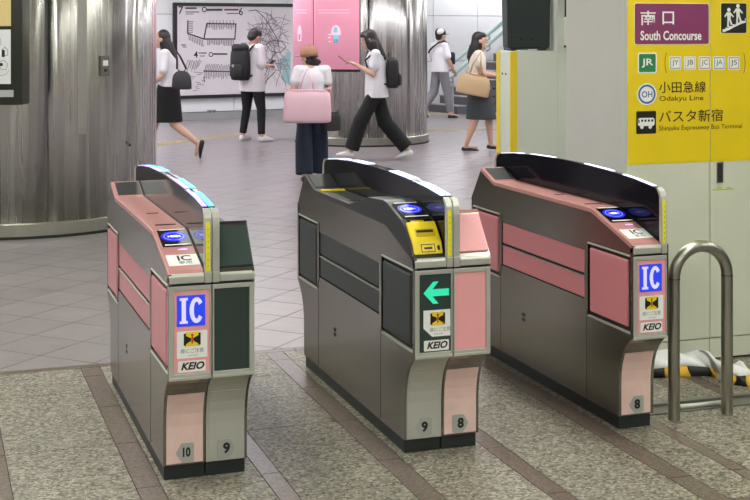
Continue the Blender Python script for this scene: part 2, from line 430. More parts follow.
obj('frame', join(box(0, hx1 - hx, -0.003, 0.001, 0, 0.006), box(0, hx1 - hx, -0.003, 0.001, hz1 - hz - 0.006, hz1 - hz), box(0, 0.005, -0.003, 0.001, 0, hz1 - hz), box(hx1 - hx - 0.005, hx1 - hx, -0.003, 0.001, 0, hz1 - hz)), 'hoop_steel', t)
obj('recess', box(0.005, hx1 - hx - 0.005, -0.001, 0.0005, 0.006, hz1 - hz - 0.006), 'recess_dark', t)
mat('lime_tape', (196, 204, 70), 0.5)
tx, tz = sgn(712, 190.5)
tag(obj('tape_strip', join(box(tx, tx + 0.13, SY - 0.001, SY, tz, tz + 0.006), box(tx + 0.03, tx + 0.06, SY - 0.001, SY, tz + 0.008, tz + 0.016), box(tx + 0.085, tx + 0.11, SY - 0.001, SY, tz + 0.008, tz + 0.014)), 'lime_tape'), 'thin lime yellow tape strip on pale panel below the flush handle', 'tape')

# --- yellow direction sign
mat('sign_yellow', (233, 204, 26), 0.4, noise=0.03, nscale=4)
mat('sign_purple', (132, 56, 100), 0.4); mat('sign_green', (44, 128, 78), 0.4); mat('sign_blue', (44, 96, 168), 0.4)
mat('sign_black', (28, 28, 26), 0.4); mat('sign_brown', (74, 62, 20), 0.5); mat('sign_cream', (232, 226, 170), 0.5)
S = thing('direction_sign', 'large yellow direction sign with purple South Concourse plate on wall', 'sign', (0, SY, 0))
def sp(name, g, m, lift, parent=S): return obj(name, onto(g, (0, -lift, 0), (1, 0, 0), (0, 0, 1)), m, parent)
z0 = 1.005
for a, b in ((SX0 + 0.003, 2.913), (2.917, 3.418), (3.422, 3.9)):
    sp('yellow_sheet', rect(a, b, z0, 2.4, 0.0012), 'sign_yellow', 0.0002)
def R4(x0, y0, x1, y1):
    a = sgn(x0, y1); b = sgn(x1, y0); return a[0], b[0], a[1], b[1]
def txt(name, body, px0, px1, pyc, m, parent, bold=0.0, hpx=None, lift=0.004):
    """lettering between two pixels' places on the sign"""
    a = sgn(px0, pyc); b = sgn(px1, pyc); W = b[0] - a[0]
    g = text(body, 1.0, bold); xs = [v[0] for v in g[0]]; yv = [v[1] for v in g[0]]
    w = max(xs) - min(xs); h = max(yv) - min(yv); s = W / w
    H = sgn(px0, pyc - hpx / 2)[1] - sgn(px0, pyc + hpx / 2)[1] if hpx else h * s
    cx = (max(xs) + min(xs)) / 2; cy = (max(yv) + min(yv)) / 2
    g = ([((v[0] - cx) * s, (v[1] - cy) * H / h, 0) for v in g[0]], g[1])
    return sp(name, mv(g, (a[0] + b[0]) / 2, (a[1] + b[1]) / 2), m, lift, parent)
x0, x1, a, b = R4(634.5, 4.0, 708.3, 44.2)
q = sp('plate_border', rrect(x0 - .004, x1 + .004, a - .004, b + .004, 0.012, 0.001), 'sign_cream', 0.0016)
q = sp('purple_plate', rrect(x0, x1, a, b, 0.010, 0.001), 'sign_purple', 0.0028)
txt('lettering', '南', 640, 655.3, 18, 'white_print', q, 0.007, 14.5, 0.0044); txt('lettering', '口', 662, 673.6, 18, 'white_print', q, 0.012, 13, 0.0044)
txt('lettering', 'South Concourse', 640, 701, 35.5, 'white_print', q, 0.022, 9.6, 0.0044)
x0, x1, a, b = R4(637.5, 52.5, 656.5, 73.5)
sp('plate_border', rrect(x0, x1, a, b, 0.010, 0.001), 'white_print', 0.0016)
q = sp('green_plate', rrect(x0 + .007, x1 - .007, a + .007, b - .007, 0.006, 0.001), 'sign_green', 0.0028)
txt('lettering', 'JR', 641.2, 652.8, 63, 'white_print', q, 0.02, 9, 0.0044)
for k, (s, c) in enumerate((('JY', (120, 170, 60)), ('JB', (225, 200, 60)), ('JC', (210, 90, 60)), ('JA', (50, 150, 120)), ('JS', (200, 50, 60)))):
    cxp = 675 + 14.65 * k; x0, x1, a, b = R4(cxp - 5.9, 56.3, cxp + 5.9, 69.8)
    q = sp('line_badge', rrect(x0, x1, a, b, 0.006, 0.001), 'white_print', 0.0016)
    mm = mat('badge_' + s, ((140, 170, 150), (220, 200, 180), (170, 130, 150), (90, 150, 180), (180, 130, 170))[k], 0.5)
    sp('badge_outline', join(rect(x0 + .005, x1 - .005, a + .005, a + .009), rect(x0 + .005, x1 - .005, b - .009, b - .005), rect(x0 + .005, x0 + .009, a + .005, b - .005), rect(x1 - .009, x1 - .005, a + .005, b - .005)), mm, 0.0032, q)
    txt('lettering', s, cxp - 3.2, cxp + 3.2, 63, 'sign_brown', q, 0.0, 6.5, 0.0036)
for px_, s in ((665.5, -1), (744.2, 1)):
    a0 = sgn(px_, 73); b0 = sgn(px_, 53); pts = [(a0[0] - s * 0.008 * (2 * u - 1) ** 2 + s * .004, a0[1] + (b0[1] - a0[1]) * u) for u in [k / 8 for k in range(9)]]
    sp('bracket_mark', line2d(pts, 0.003), 'sign_brown', 0.002)
c0 = sgn(646.6, 94.2); r = sgn(656.4, 94)[0] - c0[0]; rz = sgn(646, 83.3)[1] - c0[1]
q = sp('round_badge', oval(c0[0], c0[1], r, rz, 32, 0.001), 'white_print', 0.0016)
sp('badge_ring', oval_ring(c0[0], c0[1], r * .88, rz * .88, r * .17, 32), 'sign_blue', 0.0032, q)
txt('lettering', 'OH', 641.4, 652, 94.3, 'sign_blue', q, 0.012, 6.4, 0.0036)
txt('lettering', '小田急線', 658.5, 705.5, 87, 'sign_brown', S, 0.006, 11.5); txt('lettering', 'Odakyu Line', 659, 703, 98.8, 'sign_brown', S, 0.002, 6.6)
x0, x1, a, b = R4(636, 110.8, 655.8, 134)
q = sp('bus_plate', rrect(x0, x1, a, b, 0.006, 0.001), 'sign_black', 0.0016)
cx, cz = (x0 + x1) / 2, (a + b) / 2; w = (x1 - x0)
sp('bus_symbol', rrect(cx - w * .42, cx + w * .42, cz - w * .16, cz + w * .2, 0.012), 'white_print', 0.0032, q)
sp('bus_symbol', join(oval(cx - w * .22, cz - w * .2, w * .09, w * .09, 14), oval(cx + w * .2, cz - w * .2, w * .09, w * .09, 14)), 'white_print', 0.0034, q)
sp('bus_window', join(*[rect(cx - w * .26 + w * .17 * k, cx - w * .16 + w * .17 * k, cz + w * .03, cz + w * .13) for k in range(4)] + [rect(cx - w * .40, cx - w * .34, cz - w * .02, cz + w * .13)]), 'sign_black', 0.0038, q)
txt('lettering', 'バスタ新宿', 658.7, 722.5, 115.8, 'sign_brown', S, 0.006, 12.5); txt('lettering', 'Shinjuku Expressway Bus Terminal', 658.8, 741.5, 127.6, 'sign_brown', S, -0.002, 6.2)
x0, x1, a, b = R4(720.8, 3.4, 746, 33)
sp('plate_border', rrect(x0 - .003, x1 + .003, a - .003, b + .003, 0.010, 0.001), 'sign_cream', 0.0014)
q = sp('stairs_plate', rrect(x0, x1, a, b, 0.008, 0.001), 'sign_black', 0.0028); W = x1 - x0; H = b - a
def st(pts): return poly([(x0 + W * u, a + H * v) for u, v in pts])
sp('stairs_symbol', st([(.05, .03), (.05, .13), (.16, .13), (.16, .18), (.3, .18), (.3, .23), (.44, .23), (.44, .29), (.58, .29), (.58, .35), (.72, .35), (.72, .41), (.94, .41), (.94, .5), (.97, .5), (.97, .35), (.8, .31), (.65, .25), (.5, .19), (.35, .12), (.2, .06), (.12, .03)]), 'white_print', 0.0042, q)
for dx, dy in ((0, 0), (.36, .13)):
    P_ = lambda pts: st([(u + dx, v + dy) for u, v in pts])
    sp('walker_symbol', join(oval(x0 + W * (.3 + dx), a + H * (.78 + dy), W * .07, W * .07, 14), P_([(.22, .7), (.38, .7), (.37, .45), (.24, .45)]), P_([(.24, .47), (.31, .47), (.3, .2), (.23, .2)]), P_([(.3, .47), (.37, .47), (.45, .28), (.38, .26)]), P_([(.22, .7), (.24, .62), (.14, .52), (.12, .57)]), P_([(.36, .7), (.5, .56), (.47, .52), (.36, .61)])), 'white_print', 0.0042, q)

# --- grey partition behind the right gate, tall wall beyond it, monitor
PY = 4.0
def prt(px, py, Y=PY):
    p = on_y(px, py, Y); return p.x, p.z
p5, ptop = prt(511, 51); pxr, _ = prt(555, 51); pend, _ = prt(640, 51)
d_ = ray(497, 51); pyb = (CAM + d_ * ((p5 - CAM.x) / d_.x)).y - PY          # depth of the partition end
mat('partition_grey', (204, 208, 198), 0.4)
t = thing('partition_counter', 'low grey partition with yellow edged end under the black monitor', 'partition', (0, PY, 0))
obj('panel', box(p5, pxr + 0.02, 0, pyb, 0, ptop), 'partition_grey', t, bevel=0.004)
mat('yellow_paint', (226, 196, 40), 0.5)
xb, _ = prt(517, 51)
obj('yellow_edge', box(p5 - .004, xb, -0.004, 0.012, 0, ptop - 0.004), 'yellow_paint', t)
obj('yellow_edge', box(p5 - .004, p5 + .012, pyb - .06, pyb + .004, 0, ptop - 0.004), 'yellow_paint', t)
for k in (.35, .6): obj('screw', mv(xf(prism_z([(0.008 * math.cos(2 * PI * i / 10), 0.008 * math.sin(2 * PI * i / 10)) for i in range(10)], -.004, 0.004), Matrix.Rotation(PI / 2, 4, 'Y')), p5, pyb * k, ptop - .17), 'dark_gap', t)
struct('wall_grey', box(pxr + 0.02, pend + 0.6, PY, PY + 0.5, 0, 2.95), 'partition_grey')
xa, za = prt(570, 45.5, PY - .1); xb, zb = prt(600, 17, PY - .1); _, zc = prt(570, -10, PY - .1)
t = thing('wall_box', 'small grey equipment box with dark window on the grey wall', 'box', (xa, PY, za))
obj('body', box(0, 0.25, -0.1, -0.001, 0, zb - za), 'column_grey', t, bevel=0.004)
obj('dark_window', box(0.006, 0.25, -0.1, -0.001, zb - za, 0.48), 'gloss_black', t, bevel=0.002)
obj('painted_base_shadow', box(0.0, 0.25, -0.09, -0.001, -0.016, 0), 'dark_gap', t)  # dark strip modelled in place of the shadow line under the box
mat('monitor_dark', (26, 36, 38), 0.35)
xa, za = prt(508.5, 48.5, PY + .02); xb, _ = prt(553, 48, PY + .02); W = xb - xa
t = thing('monitor', 'black rounded monitor case standing on the grey partition', 'monitor', (xa, PY + 0.05, ptop))
obj('case', prism_y([(0.012, 0.03), (0.03, 0.012), (W - .03, 0.012), (W - .008, 0.03), (W, 0.55), (-0.004, 0.55)], 0.0, 0.10), 'monitor_dark', t, bevel=0.008)
obj('lower_lip', prism_y([(0.02, 0.028), (W - .02, 0.028), (W - .016, 0.12), (0.014, 0.12)], -0.012, 0.0), 'monitor_dark', t, bevel=0.006)
for k in (.3, .55): obj('knob', mv(xf(rings([(0, 0, 0, .009, .009), (0, 0, .012, .008, .008)], 10), Matrix.Rotation(PI / 2, 4, 'X')), W * k, -0.012, 0.085), 'dark_gap', t)
for k in (.12, .8): obj('foot', box(W * k, W * k + .04, 0.02, 0.09, 0, 0.013), 'dark_gap', t)
obj('side_frame', box(W + 0.002, W + 0.012, 0.03, 0.09, 0.0, 0.6), 'column_grey', t)

# ==================================================================== STEEL PILLARS
def arc_panel(r, a0, a1, z0, z1, th=0.012, n=14):
    V = []; F = []
    for k in range(n + 1):
        a = a0 + (a1 - a0) * k / n
        for rr, z in ((r, z0), (r, z1), (r - th, z1), (r - th, z0)): V.append((rr * math.cos(a), rr * math.sin(a), z))
    for k in range(n):
        b = 4 * k
        for i in range(4): F.append((b + i, b + (i + 1) % 4, b + 4 + (i + 1) % 4, b + 4 + i))
    F += [(0, 1, 2, 3), (4 * n + 3, 4 * n + 2, 4 * n + 1, 4 * n)]
    return V, F
def pillar(name, label, c, r, npan, a_off, basez=0.12):
    t = thing(name, label, 'pillar', (c.x, c.y, 0))
    obj('core', rings([(0, 0, 0.0, r - .02, r - .02), (0, 0, 2.95, r - .02, r - .02)], 64), 'dark_gap', t, smooth=False)
    st_ = 2 * PI / npan
    for k in range(npan):
        a = a_off + k * st_
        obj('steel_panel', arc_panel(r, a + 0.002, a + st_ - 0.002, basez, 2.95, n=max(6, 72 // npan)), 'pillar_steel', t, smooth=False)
        o = t.children[-1]
        for p in o.data.polygons: p.use_smooth = abs(p.normal.z) < 0.5 and len(p.vertices) == 4
    obj('base_ring', rings([(0, 0, 0.02, r + .022, r + .022), (0, 0, basez - .006, r + .022, r + .022), (0, 0, basez + .004, r + .012, r + .012)], 72), 'hoop_steel', t)
    obj('floor_collar', rings([(0, 0, 0.0, r + .03, r + .03), (0, 0, 0.022, r + .03, r + .03)], 72), 'dark_gap', t)
    return t
camang = math.atan2(-FW.y, -FW.x)
PL = at_depth(20, HOR, 10.36 + 1.19); PL.z = 0
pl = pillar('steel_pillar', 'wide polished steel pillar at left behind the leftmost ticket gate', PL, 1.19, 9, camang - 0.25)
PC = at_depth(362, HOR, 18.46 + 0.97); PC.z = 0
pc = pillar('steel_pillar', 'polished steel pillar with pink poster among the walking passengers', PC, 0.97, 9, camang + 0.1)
def pil_ang(px, c, r):
    """angle on a pillar where the column of pixel px meets it"""
    d = ray(px, HOR); d.z = 0; o = CAM - c; o.z = 0
    a_, b_, c_ = d.dot(d), 2 * d.dot(o), o.dot(o) - r * r; disc = max(0, b_ * b_ - 4 * a_ * c_)
    t = (-b_ - math.sqrt(disc)) / (2 * a_); p = CAM + d * t; return math.atan2(p.y - c.y, p.x - c.x), t
def pil_z(py, t): return 1.68 + (HOR - py) / FPX * t
# small plate and thin raised grey strip on the left pillar
a, tt = pil_ang(104, PL, 1.19); zz = pil_z(76, tt); mat('plate_grey', (118, 116, 112), 0.4, metal=0.5)
t = thing('switch_plate', 'small steel switch plate with white label on the left pillar', 'plate', (PL.x + 1.19 * math.cos(a), PL.y + 1.19 * math.sin(a), zz), a + PI / 2)
obj('plate', box(-.042, .042, -.02, .0, 0, .168), 'plate_grey', t, bevel=0.004)
obj('white_label', box(-.026, .026, -.0215, -.0195, .085, .13), 'white_print', t)
obj('knob', mv(xf(rings([(0, 0, 0, .014, .014), (0, 0, .012, .012, .012)], 12), Matrix.Rotation(PI / 2, 4, 'X')), 0, -.02, .048), 'dark_gap', t)
a, tt = pil_ang(82, PL, 1.19)
mat('strip_grey', (176, 174, 172), 0.3, metal=0.8)
tag(obj('vertical_strip', arc_panel(1.194, a - 0.035, a + 0.035, pil_z(134, tt), 2.9, n=6), 'strip_grey', loc=PL), 'narrow vertical grey strip on the left pillar', 'strip')
a, tt = pil_ang(129.5, PL, 1.19)
tag(obj('bolt', mv(xf(rings([(0, 0, 0, .012, .012), (0, 0, .01, .009, .009)], 12), Matrix.Rotation(PI / 2, 4, 'X') ), 0, -.001, 0), 'dark_gap', loc=(PL.x + 1.19 * math.cos(a), PL.y + 1.19 * math.sin(a), pil_z(145, tt)), rotz=a + PI / 2), 'small dark bolt on the left steel pillar beside the gate', 'bolt')
# notice case on the left pillar
mat('case_dark', (70, 70, 66), 0.3, metal=0.8); mat('poster_cream', (214, 190, 130), 0.5); mat('poster_white', (222, 224, 226), 0.5); mat('poster_grey', (176, 178, 180), 0.5)
D0 = 10.2; pa = at_depth(22, 105, D0); pb = at_depth(22, 0, D0); s = D0 / FPX
t = thing('notice_case', 'dark framed notice case with posters on the left steel pillar', 'notice case', (pa.x, pa.y, pa.z), -YAW)
Wc = 1.0
obj('case', box(-Wc, 0, 0, 0.3, 0, 1.15), 'case_dark', t, bevel=0.006)
q = obj('map_poster', box(-Wc + .08, -10.5 * s, -.004, 0, 20.5 * s, 76 * s), 'poster_white', t)
obj('poster_frame', join(box(-Wc + .08, -10 * s, -.006, -.001, 19.5 * s, 21 * s), box(-Wc + .08, -10 * s, -.006, -.001, 75.5 * s, 77.5 * s), box(-11 * s, -10 * s, -.006, -.001, 20 * s, 77 * s)), 'black_print', t)
obj('cream_poster', box(-Wc + .08, -11 * s, -.004, 0, 79 * s, 1.1), 'poster_cream', t)
obj('caption_plate', box(-Wc + .08, -8.5 * s, -.003, 0, 8 * s, 15 * s), 'poster_grey', t)
def pline(pts, w): return line2d([((p[0] - 22) * s, (105 - p[1]) * s) for p in pts], w * s)
obj('map_drawing', onto(join(pline([(0, 62), (4, 60), (8, 64), (6, 70), (1, 69), (0, 66)], .5), pline([(2, 50), (5, 47), (8, 50), (8, 55), (3, 56)], .6), pline([(0, 76), (7, 74), (9, 70)], .4), pline([(1, 45), (1, 38)], .4)), (0, -.0062, 0), (1, 0, 0), (0, 0, 1)), 'grey_print', q)
obj('map_symbol', onto(join(rect((2 - 22) * s, (5 - 22) * s, (105 - 57) * s, (105 - 50) * s), rect((0 - 22) * s, (3 - 22) * s, (105 - 66) * s, (105 - 63) * s)), (0, -.0064, 0), (1, 0, 0), (0, 0, 1)), 'black_print', q)
# pink poster wrapped on the centre pillar
mat('ad_pink', (230, 152, 176), 0.3, noise=0.1, nscale=1.3, emit=(244, 168, 190), estr=0.3)
mat('ad_frame', (70, 66, 68), 0.4); mat('ad_pale', (250, 205, 220), 0.3, emit=(250, 205, 220), estr=0.3); mat('ad_teal', (130, 200, 215), 0.3, emit=(130, 200, 215), estr=0.3); mat('ad_bluegrey', (120, 150, 190), 0.3)
RA = 0.97 + 0.055
a1, t1 = pil_ang(359.5, PC, RA); a0 = camang - PI / 2 + 0.08
if a1 < a0: a1 += 2 * PI
zb = pil_z(69.5, t1)
t = thing('poster_panel', 'curved pink poster panel on the centre steel pillar', 'poster', PC)
obj('back_box', arc_panel(RA - .004, a0 - .01, a1 + .012, zb - .035, 2.9, 0.06, 24), 'ad_frame', t, smooth=True)
for (b0, b1) in ((a0, pil_ang(313, PC, RA)[0]), (pil_ang(313.8, PC, RA)[0], a1)):
    if b1 < b0: b1 += 2 * PI
    obj('pink_sheet', arc_panel(RA, b0, b1, zb, 2.9, 0.004, 16), 'ad_pink', t, smooth=True)
def on_ad(px, py):
    a, tt_ = pil_ang(px, PC, RA + .003); return Vector(((RA + .003) * math.cos(a), (RA + .003) * math.sin(a), pil_z(py, tt_)))
def ad_quad(px0, px1, py0, py1, n=4):
    V = []; F = []
    for k in range(n + 1):
        p = px0 + (px1 - px0) * k / n; V += [tuple(on_ad(p, py0)), tuple(on_ad(p, py1))]
    for k in range(n): F.append((2 * k, 2 * k + 1, 2 * k + 3, 2 * k + 2))
    return V, F
obj('caption_line', join(*[ad_quad(318 + random.random(), 349 + random.random() * 3, y, y + .8, 6) for y in (9.5, 12.5)] + [ad_quad(296.5, 307, y, y + .8) for y in (9.5, 12.5)]), 'ad_pale', t)
def ad_poly(cx, cy, rx, ry, a0_=0, a1_=2 * PI, n=16):
    return [tuple(on_ad(cx + rx * math.cos(a0_ + (a1_ - a0_) * k / n), cy - ry * math.sin(a0_ + (a1_ - a0_) * k / n))) for k in range(n + 1)], [tuple(range(n + 1))]
obj('figure', join(ad_poly(336, 33, 5.0, 8, 0, PI), ad_quad(331.2, 340.8, 33, 35)), 'ad_pale', t)
obj('figure', join(ad_quad(333.4, 338.4, 35, 42), ad_poly(335.5, 30, 2.2, 3)), 'ad_teal', t)
obj('figure', join(ad_quad(334, 335.4, 39, 43), ad_quad(336.4, 337.8, 39, 43)), 'ad_bluegrey', t)
obj('figure', join(ad_poly(299.5, 33, 2, 8, 0, PI), ad_quad(297.6, 301.4, 33, 41)), 'ad_pale', t)
obj('figure', ad_quad(298.4, 300.4, 34, 40), 'ad_bluegrey', t)
obj('small_mark', join(ad_quad(328, 332, 34, 35.2), ad_quad(328, 331, 37, 38.2), ad_quad(328.5, 332, 41, 42.2)), 'ad_pale', t)

# ==================================================================== ROUTE MAP on the far wall
mat('map_white', (214, 208, 212), 0.4); mat('map_black', (30, 24, 28), 0.4); mat('map_grey', (138, 128, 136), 0.6); mat('map_pale', (178, 168, 176), 0.6)
mat('map_teal', (150, 190, 194), 0.6); mat('map_dark', (80, 66, 76), 0.6)
u0, zt = on_wall(172.5, 2.5); u1, _ = on_wall(302, 5.5); _, zb = on_wall(177, 99)
t = thing('route_map_board', 'large white route map board in black frame behind the man', 'map board', A, WANG)
obj('board', box(u0 + .03, u1 - .03, -.05, -.002, zb + .03, zt - .03), 'map_white', t)
fr = 0.062
obj('frame', join(box(u0, u1, -.075, -.002, zt - fr, zt), box(u0, u1, -.075, -.002, zb, zb + fr), box(u0, u0 + fr, -.0749, -.002, zb + fr, zt - fr), box(u1 - fr, u1, -.0749, -.002, zb + fr, zt - fr)), 'map_black', t)
def mp2(pts): return [on_wall(px, py, 0.06) for px, py in pts]
def mline(pts, w): return line2d(mp2(pts), w)
def mprint(name, g, m, lift=0.004): return tag(obj(name, onto(g, (0, -.05 - lift, 0), (1, 0, 0), (0, 0, 1)), m, t), kind='stuff' if name not in ('numeral', 'bay_area') else None)
def mtext(s, px, py, h, m='map_black', bold=0.012):
    u, z = on_wall(px, py, 0.06); return mprint('numeral', mv(text(s, h, bold), u, z), m)
mtext('7', 180.8, 10.5, 0.20); mtext('6', 241, 12, 0.19); mtext('4', 196, 55, 0.17)
rr = random.Random(3)
u, z = on_wall(204.5, 9.5, .06); u2, z2 = on_wall(211, 54.5, .06)
mprint('round_mark', join(oval_ring(u, z, .05, .05, .018), oval_ring(u2, z2, .045, .045, .016)), 'map_black')
g = []
for x0_, x1_, y_, w_ in ((186, 196, 8.2, .03), (186, 199, 12, .016), (186, 193, 14, .012), (207.5, 222, 9.8, .04), (225, 238, 9.8, .03), (227, 238, 13.4, .016), (199, 206, 53, .018), (200, 205, 56, .014), (214, 227, 54, .03), (182, 185, 45, .02), (183, 187, 47, .014)):
    xx_ = x0_
    while xx_ < x1_: g.append(mline([(xx_, y_), (xx_ + .75, y_)], w_)); xx_ += 1.35
mprint('heading_stroke', join(*g), 'map_dark')
mprint('loop_line', join(mline([(188, 21), (187.8, 33.5), (204, 39), (207, 23.5), (236, 24), (235, 39), (204, 39)], .026), mline([(204, 71), (230, 71.5)], .024), mline([(204, 77), (204.5, 82)], .02)), 'map_dark')
g = []
for k in range(16):
    px_ = 208 + 1.7 * k; g += [mline([(px_, 24.5), (px_, 27 + 2.5 * rr.random())], .018), mline([(px_, 39.5), (px_, 43 + 3 * rr.random())], .018)]
    if k % 2: g.append(mline([(px_, 20 + rr.random()), (px_ + .3, 23)], .014))
for k in range(9): g += [mline([(189 + 1.7 * k, 35.5 + .6 * k), (189.5 + 1.7 * k, 40 + .8 * k)], .016)]
for k in range(7): g.append(mline([(188.5, 21.5 + 1.8 * k), (192.5 + rr.random(), 21.5 + 1.8 * k)], .014))
for k in range(15): px_ = 205 + 1.7 * k; g += [mline([(px_, 72), (px_, 76 + 3 * rr.random())], .016), mline([(px_, 70), (px_ + 1.5, 66 - 2 * rr.random())], .014)]
for k in range(10): g.append(mline([(186 + 1.4 * k, 66 + rr.random() * 6), (188.5 + 1.4 * k, 62 - rr.random() * 3)], .012)); g.append(mline([(190 + rr.random() * 12, 72 + 2 * k), (193 + rr.random() * 12, 73 + 2 * k)], .012))
mprint('station_stroke', join(*g), 'map_grey')
g = []
for k in range(60):                                           # railway net fanning out from the city centre
    a_ = rr.uniform(0, 2 * PI); pts = [(277 + rr.uniform(-16, 10), 46 + rr.uniform(-26, 26))]; r_ = 0
    for q_ in range(5):
        a_ += rr.uniform(-.45, .45); st_ = rr.uniform(4, 9); p = (pts[-1][0] + math.cos(a_) * st_, pts[-1][1] + math.sin(a_) * st_)
        if not (247 < p[0] < 291 and 9 < p[1] < 90): break
        pts.append(p)
    if len(pts) > 1: g.append(mline(pts, .013))
mprint('rail_net', join(*g), 'map_grey')
mprint('rail_trunk', join(mline([(249, 11), (256, 10), (264, 17), (270, 26), (277, 38), (279, 46)], .015), mline([(266, 44), (272, 40), (282, 41), (286, 47), (280, 53), (271, 51), (266, 44)], .014), mline([(262, 70), (268, 62), (277, 52)], .014), mline([(262, 88), (267, 80), (275, 72)], .018)), 'map_dark', .005)
bay = mp2([(287, 52), (284, 57), (279, 60), (277, 65), (279, 68), (283, 70), (282, 76), (285, 82), (290, 86), (291, 52)])
mprint('bay_area', poly(bay), 'map_teal', .002)
mprint('pale_net', join(*[mline([(248 + rr.random() * 40, 12 + rr.random() * 75) for _ in range(2)] , .01) for k in range(18)]), 'map_pale', .003)
g = thing('wall_outlet', 'small grey socket low on the far wall beneath the route map', 'socket', A, WANG)
u, z = on_wall(211.5, 113, 0.0); obj('plate', box(u - .09, u + .09, -.012, -.001, z - .05, z + .06), 'base_grey', g); obj('hole', join(box(u - .06, u - .02, -.0135, -.011, z - .02, z + .03), box(u + .02, u + .06, -.0135, -.011, z - .02, z + .03)), 'black_print', g)

# ==================================================================== STAIR with green handrails, at the right of the far wall
mat('stair_grey', (92, 92, 96), 0.6); mat('stair_tread', (150, 148, 146), 0.6); mat('rail_green', (158, 186, 178), 0.35); mat('bracket_grey', (170, 172, 170), 0.4, metal=0.6); mat('parapet_white', (232, 234, 236), 0.4)
ST = struct('staircase', box(-9.0, -8.99, 0.1, 0.11, 0.0, 0.01), 'stair_grey', loc=A, rotz=WANG)
us0, _ = on_wall(456, 106, 1.2)
n = 13; rise, run = 0.165, 0.27
for k in range(n):
    u = us0 + run * k
    obj('step', box(u, us0 + run * n + 1.2, -1.25, -0.25, rise * k, rise * (k + 1) - .02), 'stair_grey', ST)
    obj('tread', box(u - .02, u + run + .02, -1.26, -0.25, rise * (k + 1) - .02, rise * (k + 1)), 'stair_tread', ST)
ra = on_wall(451, 64, 1.3); rb = on_wall(503, 22, 1.3); rc = on_wall(452, 75.5, 1.3); rd = on_wall(503, 31.5, 1.3)
t = thing('stair_handrail', 'pale green double handrail climbing the stair at the far wall', 'handrail', A, WANG)
for p, q_ in ((ra, rb), (rc, rd)):
    d = Vector((q_[0] - p[0], q_[1] - p[1])); d.normalize()
    e = (p[0] - d.x * 0.1 - .25, p[1] - d.y * .02 - .06)
    rl = obj('rail', tube([(e[0], -1.3, e[1]), (p[0] - .05, -1.3, p[1] - .03), (p[0] + d.x * .12, -1.3, p[1] + d.y * .12), (q_[0] + d.x * 1.5, -1.3, q_[1] + d.y * 1.5)], .04, 10), 'rail_green', t, smooth=True)
    for s_ in (0.02, 1.1, 2.2): obj('bracket', tube([(p[0] + d.x * s_, -1.3, p[1] + d.y * s_ - .02), (p[0] + d.x * s_, -1.3, p[1] + d.y * s_ - .12), (p[0] + d.x * s_, -1.2, p[1] + d.y * s_ - .16)], .018, 8), 'bracket_grey', rl)
for s_ in (0.1, 1.6): obj('post', tube([(ra[0] + s_, -1.22, max(0, rise * math.floor((ra[0] + s_ - us0) / run + 1))), (ra[0] + s_, -1.22, ra[1] + s_ * .8 - .12)], .022, 10), 'bracket_grey', t)

# --- yellow tactile paving lines far on the floor
mat('tactile_yellow', (172, 158, 128), 0.6)
def tactile(label, P, Q, w=0.3):
    d = (Q - P); L = d.length; d.normalize(); t = thing('tactile_paving', label, 'tactile paving', (P.x, P.y, 0), math.atan2(d.y, d.x))
    k = 0.0
    while k < L:
        o = obj('tactile_tile', join(box(k + .003, k + w - .003, 0, w, 0.0, .004), *[box(k + .03, k + w - .03, w * (i + .5) / 4 - .015, w * (i + .5) / 4 + .015, .004, .009) for i in range(4)]), 'tactile_yellow', t); k += w
tactile('faint yellow tactile paving line crossing the floor behind the walking women', on_floor(150, 147), on_floor(241, 135.5))
tactile('yellow tactile paving line behind the woman with beige bag', on_floor(425, 131), on_floor(520, 130))
tactile('wide yellow tactile paving before the stair at the far wall', on_floor(426, 114.5), on_floor(480, 113), 0.5)
# ==================================================================== TICKET GATES
GW = 0.159; GL = 1.67
NECK = [(0.0, .408), (.022, .396), (.048, .376), (.072, .350), (.092, .318), (.106, .282), (.114, .245), (.118, .20), (.118, .056)]
SIDE_TOP = [(0, .785), (.02, .79), (.34, .886), (1.40, .89), (1.545, .945), (1.67, .785)]
def mir(p): return [(GL - a, b) for a, b in p]
CORE = [(.006, .41)] + [(a + .006, b) for a, b in NECK[1:]] + [(GL - a - .006, b) for a, b in NECK[:0:-1]] + [(GL - .006, .41), (GL - .006, .775), (1.54, .935), (1.40, .88), (.34, .876), (.022, .78), (.006, .77)]
def arch_profile(ins=0.0):
    top = [(.02, .985), (.035, 1.005), (.07, 1.018), (.23, 1.034), (.46, 1.047), (.70, 1.053), (.835, 1.054)]
    top = top + [(GL - a, b) for a, b in top[-2::-1]]
    return [(a, b - ins) for a, b in top]
SL0, SL1 = Vector((0, .02, .797)), Vector((0, .34, .893))
